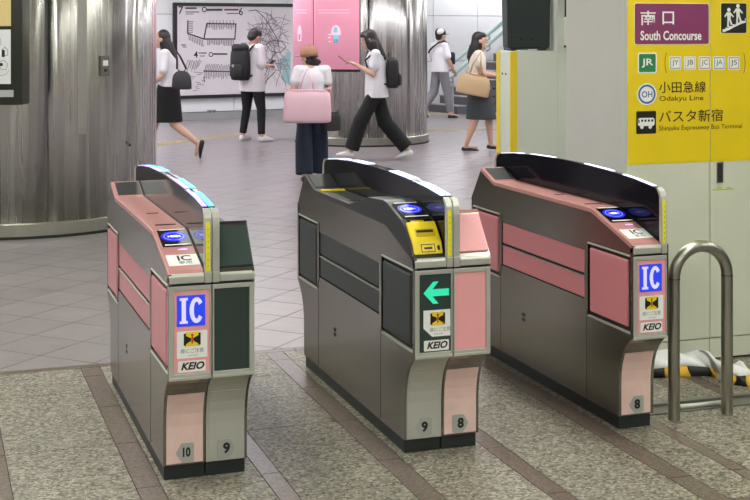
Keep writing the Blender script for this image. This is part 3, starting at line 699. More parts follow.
def build_half(G, B, sc_):
    """one machine half; B = turned round (its tail faces the camera)"""
    def part(name, g, m, parent=None, bevel=0.0, smooth=False, label=None):
        p = parent if parent is not None else G
        o = obj(name, g, m, p, bevel=bevel, smooth=smooth)
        if B and parent is None: o.location = (2 * GW, GL, 0); o.rotation_euler[2] = PI
        if label: o['label'] = label
        return o
    deck, cover, side, front, rear = sc_['deck'], sc_['cover'], sc_['side'], sc_['front'], sc_['rear']
    x1 = GW - .002
    part('core', prism_x(CORE, .010, x1 - .001), 'dark_gap')
    part('plinth', box(.006, x1, .13, GL - .13, 0, .055), 'black_rubber', bevel=.003)
    # steel side skin around door openings and band
    upper = [(0, .745), (0, .785), (.02, .79), (.34, .886), (1.40, .89), (1.545, .945), (1.67, .785), (1.67, .745)]
    lower = [(0, .41)] + NECK[1:] + mir(NECK[:0:-1]) + [(GL, .41), (GL - .025, .425), (1.30, .425), (1.30, .49), (.40, .49), (.40, .425), (.025, .425)]
    if sc_['kind'] == 'ticket': upper = upper[:2] + [(.02, .792), (.05, .828), (.12, .884), (.20, .900), (.34, .906), (.75, .896)] + upper[4:]
    skin = join(prism_x(upper, 0, .010), prism_x(lower, 0, .010), prism_x([(0, .41), (.025, .425), (.025, .745), (0, .745)], 0, .010), prism_x([(GL, .41), (GL, .745), (GL - .025, .745), (GL - .025, .425)], 0, .010),
                prism_x([(.385, .425), (.415, .49), (.415, .745), (.385, .745)], -.002, .010), prism_x([(1.285, .49), (1.315, .425), (1.315, .745), (1.285, .745)], -.002, .010), prism_x([(.415, .705), (1.285, .705), (1.285, .745), (.415, .745)], 0, .010))
    part('side_skin', skin, 'gate_steel')
    if sc_.get('close'):
        full_side = [(0, .41)] + NECK[1:] + mir(NECK[:0:-1]) + [(GL, .41), (GL, .785), (1.67, .785)] + [(1.545, .9), (.34, .886), (.02, .79), (0, .785)]
        part('back_skin', prism_x(full_side, x1, x1 + .008), 'gate_steel')
    # door (flap) covers and the band between
    for y0, y1 in ((.036, .376), (1.324, 1.634)):
        d = part('flap_cover', box(-.003, .011, y0 + .008, y1 - .008, .446, .724), side, bevel=.007)
        for z_ in (.738, .420): part('flap_lip', box(-.003, .010, y0 - .012, y1 + .012, z_, z_ + .008), 'frame_steel', bevel=.002)
    part('band', box(.003, .011, .42, 1.28, .494, .590), side, bevel=.002)
    part('band', box(.003, .011, .42, 1.28, .602, .703), side, bevel=.002)
    part('band_rail', box(-.001, .011, .42, 1.28, .586, .590), 'frame_steel', bevel=.001)
    # lower side: panel seams, vents, bolts
    part('seam', join(box(-.0006, .002, .398, .4005, .06, .425), box(-.0006, .002, 1.299, 1.3015, .06, .425)), 'dark_gap')
    part('vent', join(box(-.001, .002, 1.02, 1.05, .285, .30), box(-.001, .002, 1.02, 1.05, .262, .277)), 'dark_gap')
    # curved foot ends, front shelf, end frames
    for F in (0, 1):
        S_ = (lambda p: p) if not F else mir
        foot_m, tag_no, pan = (sc_['foot'], sc_['tag'], front) if not F else (sc_['foot'], sc_['tag'], rear)
        path = S_(NECK); t_ = .006 if F else -.006
        part('foot_cover', ribbon(path, t_, .0103, x1), 'gate_steel' if foot_m != 'frame_steel' else 'frame_steel', smooth=False)
        e = -1 if not F else 1                                       # outward direction of this end
        pp = [(a + e * .0025, b) for a, b in S_([(.088, .326), (.092, .318), (.106, .282), (.114, .245), (.118, .20), (.118, .062)])]
        part('foot_panel', ribbon(pp, t_ * .4, .012, x1 - .008), foot_m)
        part('neck_lip', prism_x([(a, b) for a, b in S_([(-.003, .400), (-.003, .412), (.012, .412), (.012, .400)])], .001, x1), 'frame_steel', bevel=.002)
        y0 = 0 if not F else GL
        yy = lambda a: y0 - e * a                                   # a metres inwards
        def yb(a, b): return (min(yy(a), yy(b)), max(yy(a), yy(b)))
        part('end_frame', join(box(.0005, .019, *yb(-.002, .010), .412, .742), box(x1 - .006, x1, *yb(-.002, .010), .412, .742), box(.019, x1 - .006, *yb(-.002, .010), .412, .424), box(.019, x1 - .006, *yb(-.002, .010), .726, .742)), 'frame_steel', bevel=.0015)
        kind, col = pan
        p_ = part('end_panel', box(.020, x1 - .0065, *yb(.0025, .010), .425, .725), col)
        part('shelf', prism_x(S_([(-.004, .752), (-.004, .778), (.004, .787), (.03, .79), (.03, .752)]), .0, .130), 'frame_steel', bevel=.003)
        part('post_block', box(.131, x1 + .0005, *yb(-.005, .02), .750, .789), 'frame_steel', bevel=.002)
        # --- prints on the front panel
        if not F:
            O = (0, 0, 0)
            def fp(name, g, m, w, parent=p_): return obj(name, onto(g, O, (1, 0, 0), (0, 0, 1), None, w), m, parent)
            if kind == 'ic':
                q = fp('led_display', rect(.030, .134, .596, .708, .001), 'led_blue', -.0015)
                fp('led_letter', join(rect(.040, .070, .690, .700), rect(.040, .070, .606, .616), rect(.047, .063, .616, .690), oval_ring(.102, .653, .026, .047, .016, 30, .62, 2 * PI - .62)), 'led_letter', .0006, p_)
            else:
                ar = [(.036, .654), (.076, .697), (.099, .697), (.074, .668), (.142, .668), (.142, .640), (.074, .640), (.099, .611), (.076, .611)]
                fp('green_arrow', join(poly([ar[0], ar[1], ar[2], ar[3], ar[6], ar[7], ar[8]]), poly([ar[3], ar[4], ar[5], ar[6]])), 'arrow_green', -.001)
            if kind == 'ic': sk = fp('caution_sticker', rrect(.030, .142, .480, .578, .004, .0006), 'white_print', -.0018)
            else: sk = fp('caution_sticker', poly([(.036, .587), (.148, .587), (.148, .484), (.072, .484), (.036, .518)], .0006), 'white_print', -.0018)
            cx, cz = (.086, .548) if kind == 'ic' else (.095, .553)
            fp('yellow_square', rect(cx - .027, cx + .027, cz - .026, cz + .026), 'yellow_plastic', -.0008)
            fp('gate_symbol', join(poly([(cx - .025, cz + .014), (cx - .004, cz + .004), (cx - .004, cz - .006), (cx - .025, cz - .018)]), poly([(cx + .025, cz + .014), (cx + .004, cz + .004), (cx + .004, cz - .006), (cx + .025, cz - .018)]), rect(cx - .031, cx - .023, cz - .022, cz + .022), rect(cx + .023, cx + .031, cz - .022, cz + .022)), 'black_print', -.0002)
            fp('figure_symbol', join(oval(cx, cz + .015, .005, .005, 10), rect(cx - .003, cx + .003, cz - .016, cz + .010)), 'red_print', .0004)
            fp('lettering', mv(text('扉にご注意', .0175, .004), cx + (.0 if kind == 'ic' else .01), cz - .043), 'grey_print', -.0006)
            fp('lettering', mv(text('CAUTION', .008, .0), cx + .004, cz - .059), 'grey_print', -.0006)
            k0, k1 = (.034, .136) if kind == 'ic' else (.038, .142)
            fp('maker_plate', rrect(k0, k1, .429, .470, .003, .0006), 'white_print', -.0018)
            fp('logo_lettering', mv(text('KEIO', .036, .038, .28, 'CENTER', 1.04), (k0 + k1) / 2 + .001, .4495), 'black_print', -.0006)
            fp('logo_slash', poly([(k0 + .004, .440), (k0 + .0075, .440), (k0 + .019, .463), (k0 + .0165, .463)]), 'white_print', .0006)
        # --- lane number plate on the foot
        ft = .118 - .0045
        yq = ft if not F else GL - ft
        tx_ = .082
        sg = -1 if not F else 1
        left_point = (F == 0)
        hexa = [(-.036, 0), (-.014, .036), (.030, .036), (.033, .028), (.033, -.030), (.028, -.036), (-.012, -.036)]
        if F: hexa = [(-a_, b_) for a_, b_ in hexa][::-1]
        U = (1, 0, 0) if not F else (-1, 0, 0)
        c_ = (tx_, yq, .101)
        q = part('number_plate', onto(poly(hexa, .0015), c_, U, (0, 0, 1), None, 0), 'tag_grey')
        o = part('lane_number', onto(mv(text(tag_no, .052 if len(tag_no) == 1 else .046, .045, 0, 'CENTER', 1.0 if len(tag_no) == 1 else .74), .002, 0), c_, U, (0, 0, 1), None, .0021), 'black_print')
    # tail slope cover
    tp = [(GL - .012, .802), (GL - .112, .934)]
    d = Vector((tp[1][0] - tp[0][0], tp[1][1] - tp[0][1])).normalized(); nrm = Vector((d.y, -d.x))
    part('tail_base', prism_x([(GL - .002, .786), (1.548, .942), (1.54, .925), (GL - .02, .775)], .002, .130), 'gate_steel')
    part('tail_cover', prism_x([(tp[0][0] + nrm.x * .007, tp[0][1] + nrm.y * .007), (tp[1][0] + nrm.x * .007, tp[1][1] + nrm.y * .007), (tp[1][0] - nrm.x * .006, tp[1][1] - nrm.y * .006), (tp[0][0] - nrm.x * .006, tp[0][1] - nrm.y * .006)], .004, .128), sc_['tail'], bevel=.003)
    # top cover (deck)
    if sc_['kind'] == 'ticket': line = [(.012, .790), (.03, .800), (.052, .838), (.12, .902), (.16, .92), (.33, .968), (.37, .972), (.56, .96), (.72, .92), (.82, .899), (1.385, .897), (1.545, .953)]
    else: line = [(.006, .788), (.02, .797), (.34, .893), (.37, .897), (1.385, .898), (1.545, .953)]
    if sc_['kind'] == 'ticket': part('top_cover', prism_x(line + [(1.545, .93), (1.40, .876), (.34, .872), (.02, .776)], -.0015, .131), cover, bevel=.003)
    else: part('top_cover', ribbon(line, .020, -.0015, .131), cover, bevel=.003)
    part('top_deck', ribbon([(a, b + .001) for a, b in line if (.36 if sc_['kind'] != 'ticket' else .8) < a < 1.4], .003, .012, .131), deck)
    sd = Vector((0, 1.545 - 1.385, .953 - .897)); sl = sd.length; sd.normalize()
    part('tail_display', onto(rect(.016, .126, .02, sl - .015, .002), (0, 1.385, .897), (1, 0, 0), sd), 'dark_deck')
    part('gap_line', ribbon([(a, b + .002) for a, b in line], .004, .129, .1335), 'dark_gap')
    # reader on the slope
    sv = (SL1 - SL0).normalized()
    def onslope(name, g, m, w, parent=None): return part(name, onto(g, SL0, (1, 0, 0), sv, None, w), m, parent)
    v0 = .195 if sc_['kind'] == 'ic' else .275
    if sc_['kind'] == 'ic': rb_ = (SL0, sv)
    else:
        S0 = Vector((0, .16, .921)); rb_ = (S0, (Vector((0, .33, .969)) - S0).normalized())
    def onread(name, g, m, w, parent=None): return part(name, onto(g, rb_[0], (1, 0, 0), rb_[1], None, w), m, parent)
    vA, vB = (.195, .338) if sc_['kind'] == 'ic' else (.004, .150)
    onread('reader_plate', rrect(.014, .128, vA, vB, .006, .002), 'gloss_black', .0006)
    vc = (vA + vB) / 2 + .012
    onread('reader_glow', oval(.071, vc, .050, .044), 'reader_blue', .0030)
    onread('reader_ring', oval_ring(.071, vc, .040, .034, .0035), 'reader_ring', .0034)
    onread('card_symbol', join(rrect(.057, .085, vc - .008, vc + .008, .003), line2d([(.047, vc - .006), (.055, vc), (.047, vc + .006)], .003), line2d([(.095, vc - .006), (.087, vc), (.095, vc + .006)], .003)), 'reader_white', .0038)
    for v_ in (vA + .006, vB - .005): onread('reader_strip', rect(.024, .122, v_, v_ + .008), 'white_print', .0040)
    if sc_['kind'] == 'ic':
        onslope('status_lamp', oval(.085, .168, .020, .006, 16), 'lamp_violet', .0012)
        q = onslope('label_plate', rrect(.012, .128, .036, .124, .003, .001), 'white_print', .0006)
        onslope('lettering', mv(text('IC', .058, .022), .076, .092), 'black_print', .0022); onslope('lettering', mv(text('専用', .026, .012), .076, .056), 'grey_print', .0022)
        part('deck_slot', box(.030, .110, .46, .475, .897, .9005), 'dark_gap'); part('deck_slot', box(.05, .10, .80, .806, .897, .9005), 'dark_gap')
    else:
        # yellow ticket slot block: steep lip with card symbol, sloping face with the slot
        part('ticket_block', prism_x([(.026, .800), (.044, .846), (.112, .912), (.124, .914), (.124, .900), (.054, .834), (.034, .798)], .008, .129), 'yellow_plastic', bevel=.005)
        def face(name, g, m, p0, p1, w): 
            o_ = Vector((0, *p0)); return part(name, onto(g, o_, (1, 0, 0), (Vector((0, *p1)) - o_).normalized(), None, w), m)
        f0, f1, f2 = (.026, .800), (.044, .846), (.112, .912)
        face('ticket_slot', rrect(.030, .112, .026, .062, .004, .0012), 'yellow_dark', f1, f2, .0003)
        face('slot_mouth', rect(.036, .106, .044, .056), 'dark_gap', f1, f2, .0019)
        face('slot_frame', join(rect(.040, .098, .008, .011), rect(.040, .098, .037, .040), rect(.040, .043, .008, .040), rect(.095, .098, .008, .040), rect(.052, .086, .020, .028)), 'black_print', f0, f1, .0008)
        face('slot_mark', oval(.112, .024, .006, .011, 14), 'black_print', f0, f1, .0008)
        face('status_bar', rect(.022, .126, .002, .030, .001), 'gloss_black', (.124, .9045), (.16, .921), .0006)
        face('status_text_strip', rect(.034, .090, .010, .022), 'yellow_dark', (.124, .9045), (.16, .921), .0020)
        part('ticket_outlet', box(.012, .128, 1.27, 1.31, .897, .905), 'yellow_plastic', bevel=.002)
        part('deck_slot', box(.02, .12, .90, 1.22, .897, .902), 'dark_panel', bevel=.002)
    # --- sensor arch along the inner edge
    ap = arch_profile()
    part('arch_panel', prism_x([(.014, .79)] + ap + [(GL - .014, .79)], .1335, x1), 'arch_black', bevel=.003)
    for e0 in (0, 1):
        f = (lambda p: p) if not e0 else mir
        part('arch_post', prism_x(f([(-.002, .788), (-.002, .955), (.002, .985), (.012, 1.005), (.028, 1.016), (.040, 1.018), (.030, 1.000), (.018, .985), (.016, .788)]), .131, x1 + .0005), 'frame_steel', bevel=.002)
    part('yellow_tape', box(.136, .151, -.0035, -.0015, .792, .972), 'yellow_tape')
    tag(part('tape_mark', join(*[box(.1428, .1448, -.0042, -.003, .81 + .022 * k, .814 + .022 * k) for k in range(7)]), 'sign_brown'), kind='stuff')
    def arch_z(y):
        for (a, b), (c, d_) in zip(ap[:-1], ap[1:]):
            if a <= y <= c: return b + (d_ - b) * (y - a) / (c - a)
        return ap[-1][1]
    for a, b in ((.075, .33), (.42, .68), (.99, 1.25), (1.34, 1.595)):
        pts = [(a + (b - a) * k / 6, arch_z(a + (b - a) * k / 6) + .003) for k in range(7)]
        part('sensor_lamp', ribbon(pts, .008, .1365, x1 - .001), sc_['lamp'], bevel=.001)
PINK = dict(kind='ic', deck='pink_deck', cover='pink_deck', side='pink_deep', front=('ic', 'pink'), rear=('plain', 'pink'), foot='pink_pale', tag='8', tail='pink', lamp='lamp_white')
DARK = dict(kind='ticket', deck='dark_deck', cover='dark_deck', side='dark_panel', front=('arrow', 'dark_green'), rear=('plain', 'dark_green'), foot='frame_steel', tag='9', tail='dark_green', lamp='lamp_blue')
GG = 'station ticket gates in a row'
g1 = thing('ticket_gate', 'ticket gate marked 10 and 9, leftmost, pink top with cyan lamps', 'ticket gate', (0, 0, 0), 0, GG)
build_half(g1, False, dict(PINK, tag='10', lamp='lamp_violet')); build_half(g1, True, dict(DARK, lamp='lamp_cyan'))
g2 = thing('ticket_gate', 'middle ticket gate with yellow ticket slot and green arrow, marked 9 and 8', 'ticket gate', (0.952, 0, 0), 0, GG)
build_half(g2, False, DARK); build_half(g2, True, dict(PINK))
g3 = thing('ticket_gate', 'narrow pink ticket gate marked 8 beside the steel hoop rail', 'ticket gate', (1.908, 0, 0), 0, GG)
build_half(g3, False, dict(PINK, close=True))

# ==================================================================== HOOP RAIL, FLOOR TRACK, STRIPED SHEET
hr = thing('hoop_rail', 'brushed steel hoop rail standing right of the pink gate', 'rail', (2.194, .153, 0))
hw = .265; ht = .767 - .026; rt = .0255; cr = hw / 2
arc = [(0, 0, 0.0), (0, 0, .3), (0, 0, ht - cr)] + [(cr - cr * math.cos(PI * k / 20), 0, ht - cr + cr * math.sin(PI * k / 20)) for k in range(1, 20)] + [(hw, 0, ht - cr), (hw, 0, .3), (hw, 0, 0)]
obj('hoop_tube', tube(arc, rt, 20), 'hoop_steel', hr, smooth=True)
for xx in (0, hw):
    obj('floor_flange', mv(rings([(0, 0, 0, .040, .040), (0, 0, .004, .039, .039), (0, 0, .006, .027, .027)], 24), xx, 0, 0), 'hoop_steel', hr)
    obj('joint_ring', mv(rings([(0, 0, ht - cr - .002, rt + .0008, rt + .0008), (0, 0, ht - cr + .001, rt + .0008, rt + .0008)], 24), xx, 0, 0), 'dark_gap', hr)
ft = thing('floor_track', 'low steel floor track with a bright pipe behind the hoop rail', 'track', (2.10, .25, 0))
mat('track_grey', (120, 120, 114), 0.4, metal=0.7)
obj('track_plate', box(0, 1.3, 0, .16, 0, .006), 'track_grey', ft, bevel=.002)
obj('track_edge', box(0, 1.3, .10, .112, .006, .016), 'track_grey', ft, bevel=.002)
obj('pipe', tube([(0.16, .03, .014), (.46, .03, .014)], .011, 12), 'frame_steel', ft, smooth=True)
mat('sheet_white', (232, 232, 234), 0.55); mat('sheet_black', (30, 30, 30), 0.5); mat('sheet_yellow', (236, 184, 50), 0.5)
mat('sheet_clear', (120, 122, 110), 0.5)
# a crumpled sheet with a striped hem lying along the foot of the wall
front_pts = [on_floor(x, y) for x, y in ((648, 378), (668, 377.5), (690, 376.5), (706, 376), (714, 377), (722, 381), (732, 384), (742, 386.5), (756, 387))]
def sheet_front(s):
    k = min(int(s * (len(front_pts) - 1)), len(front_pts) - 2); f = s * (len(front_pts) - 1) - k
    return front_pts[k].lerp(front_pts[k + 1], f)
NS = 56; rows = [(0, .0), (.004, .022), (.008, .048), (.03, .066), (.07, .082), (.11, .092), (.15, .080), (.17, .02)]
sheet = thing('striped_sheet', 'crumpled white sheet with black and yellow striped hem by the wall', 'sheet', (0, 0, 0))
rs = random.Random(11)
ph = [rs.uniform(0, 6) for _ in range(8)]
def spt(i, j):
    s = i / NS; p = sheet_front(s); dy, z = rows[j]
    k = .95 + .12 * math.sin(9 * s + ph[0]) + .10 * math.sin(29 * s + ph[1] + j)
    hgt = (1.25 - .35 * math.exp(-((s - .66) / .07) ** 2)) * (.9 + .12 * math.sin(14 * s + ph[2]))
    zz = z * (hgt if j > 2 else (.9 + .1 * math.sin(8 * s))) * (1.0 if j <= 2 else max(.45, k))
    if .52 < s < .64 and j in (1, 2): zz *= .7
    return (p.x + .006 * math.sin(31 * s + j * 1.3), min(p.y + dy + .012 * math.sin(17 * s + ph[3] + j * .7) * (j > 0), SY - .012), max(zz, .001 * j))
def sheet_geo(i0, i1, j0, j1, th=.003):
    V = []; F = []; w = j1 - j0 + 1
    for i in range(i0, i1 + 1):
        for j in range(j0, j1 + 1): V.append(spt(i, j))
    for a in range(i1 - i0):
        for b in range(j1 - j0): F.append((a * w + b, (a + 1) * w + b, (a + 1) * w + b + 1, a * w + b + 1))
    return V, F
def solid(o, th):
    m = o.modifiers.new('thickness', 'SOLIDIFY'); m.thickness = th; m.offset = 0
solid(obj('white_cloth', sheet_geo(0, NS, 2, 7), 'sheet_white', sheet, smooth=True), .003)
cuts = [(0, 6, 'sheet_black'), (6, 14, 'sheet_yellow'), (14, 25, 'sheet_black'), (25, 32, 'sheet_yellow'), (32, 39, 'sheet_white'), (39, 44, 'sheet_yellow'), (44, 52, 'sheet_black'), (52, NS, 'sheet_yellow')]
for a, b, m in cuts: solid(obj('hem_stripe', sheet_geo(a, b, 0, 2), m, sheet, smooth=True), .003)
# ==================================================================== PEOPLE
mat('skin', (206, 164, 142), 0.55); mat('hair_dark', (30, 24, 24), 0.45); mat('lip', (170, 100, 95), 0.5); mat('eye_dark', (30, 22, 20), 0.3)
mat('cloth_white', (226, 224, 228), 0.85); mat('cloth_cream', (222, 212, 196), 0.85); mat('cloth_black', (20, 20, 22), 0.85); mat('cloth_navy', (30, 40, 58), 0.85)
mat('cloth_grey', (128, 126, 132), 0.85); mat('cloth_charcoal', (66, 70, 72), 0.85); mat('shoe_white', (226, 226, 226), 0.6); mat('shoe_black', (20, 20, 22), 0.35); mat('sole_white', (200, 200, 200), 0.7)
mat('bag_black', (26, 26, 29), 0.6); mat('bag_pink', (230, 190, 202), 0.7); mat('bag_beige', (196, 166, 126), 0.6); mat('cap_tan', (176, 132, 104), 0.8); mat('phone_dark', (20, 20, 24), 0.2); mat('bag_dark', (48, 46, 48), 0.5)
V3 = Vector
def remesh(o, v, smooth=6):
    m = o.modifiers.new('remesh', 'REMESH'); m.mode = 'VOXEL'; m.voxel_size = v; m.use_smooth_shade = True
    if smooth: s = o.modifiers.new('smooth', 'SMOOTH'); s.iterations = smooth; s.factor = 0.5
    return o
def frame_to(d, up=V3((0, 0, 1))):
    d = V3(d).normalized(); s = d.cross(up)
    s = s.normalized() if s.length > 1e-3 else V3((1, 0, 0)); return s, d, s.cross(d)
def hand(w, d, side, curl=0.5, up=V3((0, 0, 1))):
    """palm and five bent fingers from wrist w along d"""
    s, d, n = frame_to(d, up); w = V3(w); gs = []
    M = Matrix((s, d, n)).transposed()
    gs.append(ellipsoid(tuple(w + d * .045), (.040, .052, .017), 14, 8, M)); gs.append(capsule(w - d * .02, w + d * .02, .025, .024))
    for k, (o_, L) in enumerate(((-.029, .060), (-.010, .074), (.010, .078), (.029, .070))):
        if side > 0: o_ = -o_
        a = w + d * .078 + s * o_; b = a + (d * math.cos(curl * .6) - n * math.sin(curl * .6)) * L * .55; c = b + (d * math.cos(curl * 1.7) - n * math.sin(curl * 1.7)) * L * .5
        gs.append(chain([a, b, c], [.0092, .0086, .0072], 8))
    th = w + d * .018 + s * (.030 * side * -1); b = th + (d * .7 - s * side * .7) * .036; c = b + (d * .95 - n * .3) * .034
    gs.append(chain([th, b, c], [.0125, .0105, .0085], 8))
    return join(*gs)
def shoe_geo(an, d, z0, L=.245, hgt=.075, w=.046, heel=.07):
    """shoe along horizontal or tilted direction d, ankle above its heel part"""
    d = V3(d).normalized(); s = d.cross(V3((0, 0, 1))).normalized(); n = s.cross(d); o = V3(an) - d * heel; o = o + n * (z0 - 0)
    gs = []
    prof = [(0.0, .030, .055), (.05, .036, hgt), (.10, .038, hgt * .95), (.15, .043, hgt * .72), (.20, .044, hgt * .52), (L - .012, .034, hgt * .38), (L, .015, hgt * .25)]
    Vv = []; F = []; m = 12
    for (t, ww, hh) in prof:
        for k in range(m):
            a = 2 * PI * k / m; cx = ww * math.cos(a) * (w / .046); cz = hh / 2 + hh / 2 * max(-1, min(1, 1.15 * math.sin(a))); Vv.append(tuple(o + d * t + s * cx + n * cz))
    for i in range(len(prof) - 1):
        for k in range(m): F.append((i * m + k, i * m + (k + 1) % m, (i + 1) * m + (k + 1) % m, (i + 1) * m + k))
    F += [tuple(range(m))[::-1], tuple(range((len(prof) - 1) * m, len(prof) * m))]
    return Vv, F
def lerp(a, b, t): return V3(a).lerp(V3(b), t)
def lean_rings(specs, p0, p1):
    """ellipses (t, rx, ry) along the line p0 -> p1"""
    return rings([(*lerp(p0, p1, t)[:2], lerp(p0, p1, t)[2], rx, ry) for t, rx, ry in specs], 20)
def make_person(label, base, fwd, H, P, top, bottom, shoes, hair, headyaw=0.0, headpitch=0.0, face=True):
    """P: joints for a 1.65 m figure, x right, y forward"""
    f = V3((fwd.x, fwd.y, 0)).normalized(); k = H / 1.65
    t = thing('person', label, 'person', (base.x, base.y, 0), math.atan2(-f.x, f.y)); t.scale = (k, k, k)
    J = {n: V3(v) for n, v in P.items()}
    hd = J['head']; M3 = (Matrix.Rotation(headyaw, 3, 'Z') @ Matrix.Rotation(-headpitch, 3, 'X'))
    def H_(x, y, z): return tuple(hd + M3 @ V3((x, y, z)))
    def hl(c, r): return ellipsoid(H_(*c), r, 16, 10, M3)
    pel, nk = J['pelvis'], J['neck']
    body = [lean_rings([(-.12, .085, .07), (-.05, .145, .095), (.05, .160, .105), (.25, .135, .092), (.42, .122, .085), (.65, .142, .098), (.82, .150, .098), (.93, .115, .075), (1.0, .060, .058)], pel, nk), capsule(nk - V3((0, 0, .04)), hd - V3((0, 0, .06)), .054, .050)]
    body += [hl((0, 0, .012), (.076, .094, .104)), hl((0, .022, -.055), (.058, .066, .062)), chain([H_(0, .088, .008), H_(0, .108, -.022)], [.009, .014], 8), hl((0, .075, .035), (.055, .02, .02)), hl((0, .086, -.064), (.024, .012, .012)), hl((0, .076, -.094), (.028, .022, .02))]
    for s in (-1, 1): body.append(hl((s * .077, -.004, -.008), (.011, .020, .031)))
    for s, n in ((-1, 'l'), (1, 'r')):
        sh, el, wr = J['sh_' + n], J['el_' + n], J['wr_' + n]; hi, kn, an = J['hip_' + n], J['kn_' + n], J['an_' + n]
        body += [capsule(lerp(nk, sh, .35) - V3((0, 0, .035)), sh, .055, .050), chain([sh, el], [.048, .037]), chain([el, lerp(el, wr, .35), wr], [.037, .038, .025])]
        body.append(hand(wr + (wr - el).normalized() * .02, P.get('hd_' + n, tuple(wr - el)), s, P.get('curl', .6)))
        body += [chain([hi, lerp(hi, kn, .5), kn], [.088, .076, .056]), chain([kn, lerp(kn, an, .32), lerp(kn, an, .75), an], [.053, .056, .040, .034])]
        td = V3(P.get('toe_' + n, (0, 1, 0))); body.append(chain([an - V3((0, 0, .03)), an + td.normalized() * .15 - V3((0, 0, .035)) * (1 if abs(td.normalized().z) < .4 else 0)], [.034, .022]))
    o = obj('body', join(*body), 'skin', t); remesh(o, .0085, 3)
    if face:
        for s in (-1, 1):
            obj('eye', ellipsoid(H_(s * .030, .080, .014), (.012, .008, .006), 10, 6, M3), 'eye_dark', t, smooth=True)
            obj('eyebrow', tube([H_(s * .015, .090, .036), H_(s * .030, .084, .040), H_(s * .044, .072, .036)], .0035, 6), 'hair_dark', t)
        obj('mouth', ellipsoid(H_(0, .096, -.064), (.022, .007, .006), 10, 6, M3), 'lip', t, smooth=True)
    # clothes
    col, hem, sl, loose = top['m'], top['hem'], top['sleeve'], top.get('loose', 0.0)
    tp = (hem - pel.z) / (nk.z - pel.z)
    sp_ = [(tp, .172 + loose * 1.3, .118 + loose * 1.3), (max(tp + .05, .05), .172 + loose * 1.1, .120 + loose), (.30, .152 + loose, .108 + loose), (.45, .145 + loose, .104 + loose), (.65, .158 + loose * .6, .114 + loose * .6), (.82, .162, .112), (.93, .128, .090), (.985, .080, .074)]
    g = [lean_rings(sp_, pel, nk)]
    for s, n in ((-1, 'l'), (1, 'r')):
        sh, el, wr = J['sh_' + n], J['el_' + n], J['wr_' + n]
        g += [capsule(lerp(nk, sh, .3) - V3((0, 0, .035)), sh, .066, .064)]
        e = lerp(sh, el, min(1, sl)); g.append(chain([sh, e], [.062, .058 + loose * .5]))
        if sl > 1: g.append(chain([el, lerp(el, wr, sl - 1)], [.054, .045]))
    remesh(obj(top['name'], join(*g), col, t), .011, 3)
    g = []
    if bottom['kind'] == 'trousers':
        g.append(lean_rings([(-.13, .10, .085), (-.05, .160, .112), (.05, .172, .118), (.22, .152, .108)], pel, nk))
        for n in 'lr':
            hi, kn, an = J['hip_' + n], J['kn_' + n], J['an_' + n]; w = bottom['w']
            g += [chain([hi, lerp(hi, kn, .5), kn], [.101, .092, w[0]]), tube([lerp(kn, an, -.05), lerp(kn, an, .3), lerp(kn, an, .6), lerp(kn, an, w[2])], w[0], 18, w[1])]
    else:
        c0 = lerp(J['kn_l'], J['kn_r'], .5); z1 = bottom['hem']; zt = pel.z + .20 * (nk.z - pel.z); rows_ = []
        for q in range(7):
            u = q / 6; z = z1 + (zt - z1) * u; c = lerp((c0.x * .8, c0.y * .8, z1), (pel.x, pel.y, zt), u)
            rows_.append((c.x, c.y, z, bottom['rx'][0] + (bottom['rx'][1] - bottom['rx'][0]) * math.sin(u * PI / 2 * 1.25) if q < 6 else .150, bottom['ry'][0] + (bottom['ry'][1] - bottom['ry'][0]) * u))
        g.append(rings(rows_, 22))
    remesh(obj(bottom['name'], join(*g), bottom['m'], t), .011, 3)
    for s, n in ((-1, 'l'), (1, 'r')):
        an = J['an_' + n]; td = V3(P.get('toe_' + n, (0, 1, 0)))
        so = obj(shoes.get('name', 'shoe'), shoe_geo(an, td, -.078, hgt=shoes.get('h', .085), heel=.06), shoes['m'], t, smooth=True)
        su = so.modifiers.new('subsurf', 'SUBSURF'); su.levels = su.render_levels = 1
    # hair
    g = [hl((0, -.024, .030), (.086, .092, .100))]
    for c, r in hair.get('blobs', ()): g.append(hl(c, r))
    for pts, rr_ in hair.get('locks', ()): g.append(chain([H_(*p) for p in pts], rr_))
    remesh(obj('hair', join(*g), 'hair_dark', t), .009, 3)
    def world(p): return t.matrix_basis @ V3(p)
    t['fig'] = 0; del t['fig']
    return t, J, H_, k
STAND = dict(pelvis=(0, 0, .92), neck=(0, -.01, 1.385), head=(0, .02, 1.53), sh_l=(-.165, -.01, 1.345), sh_r=(.165, -.01, 1.345), el_l=(-.205, -.03, 1.08), el_r=(.205, -.03, 1.08), wr_l=(-.21, .06, .86), wr_r=(.21, .06, .86),
             hip_l=(-.088, 0, .87), hip_r=(.088, 0, .87), kn_l=(-.095, .02, .47), kn_r=(.095, .02, .47), an_l=(-.1, -.02, .085), an_r=(.1, -.02, .085))
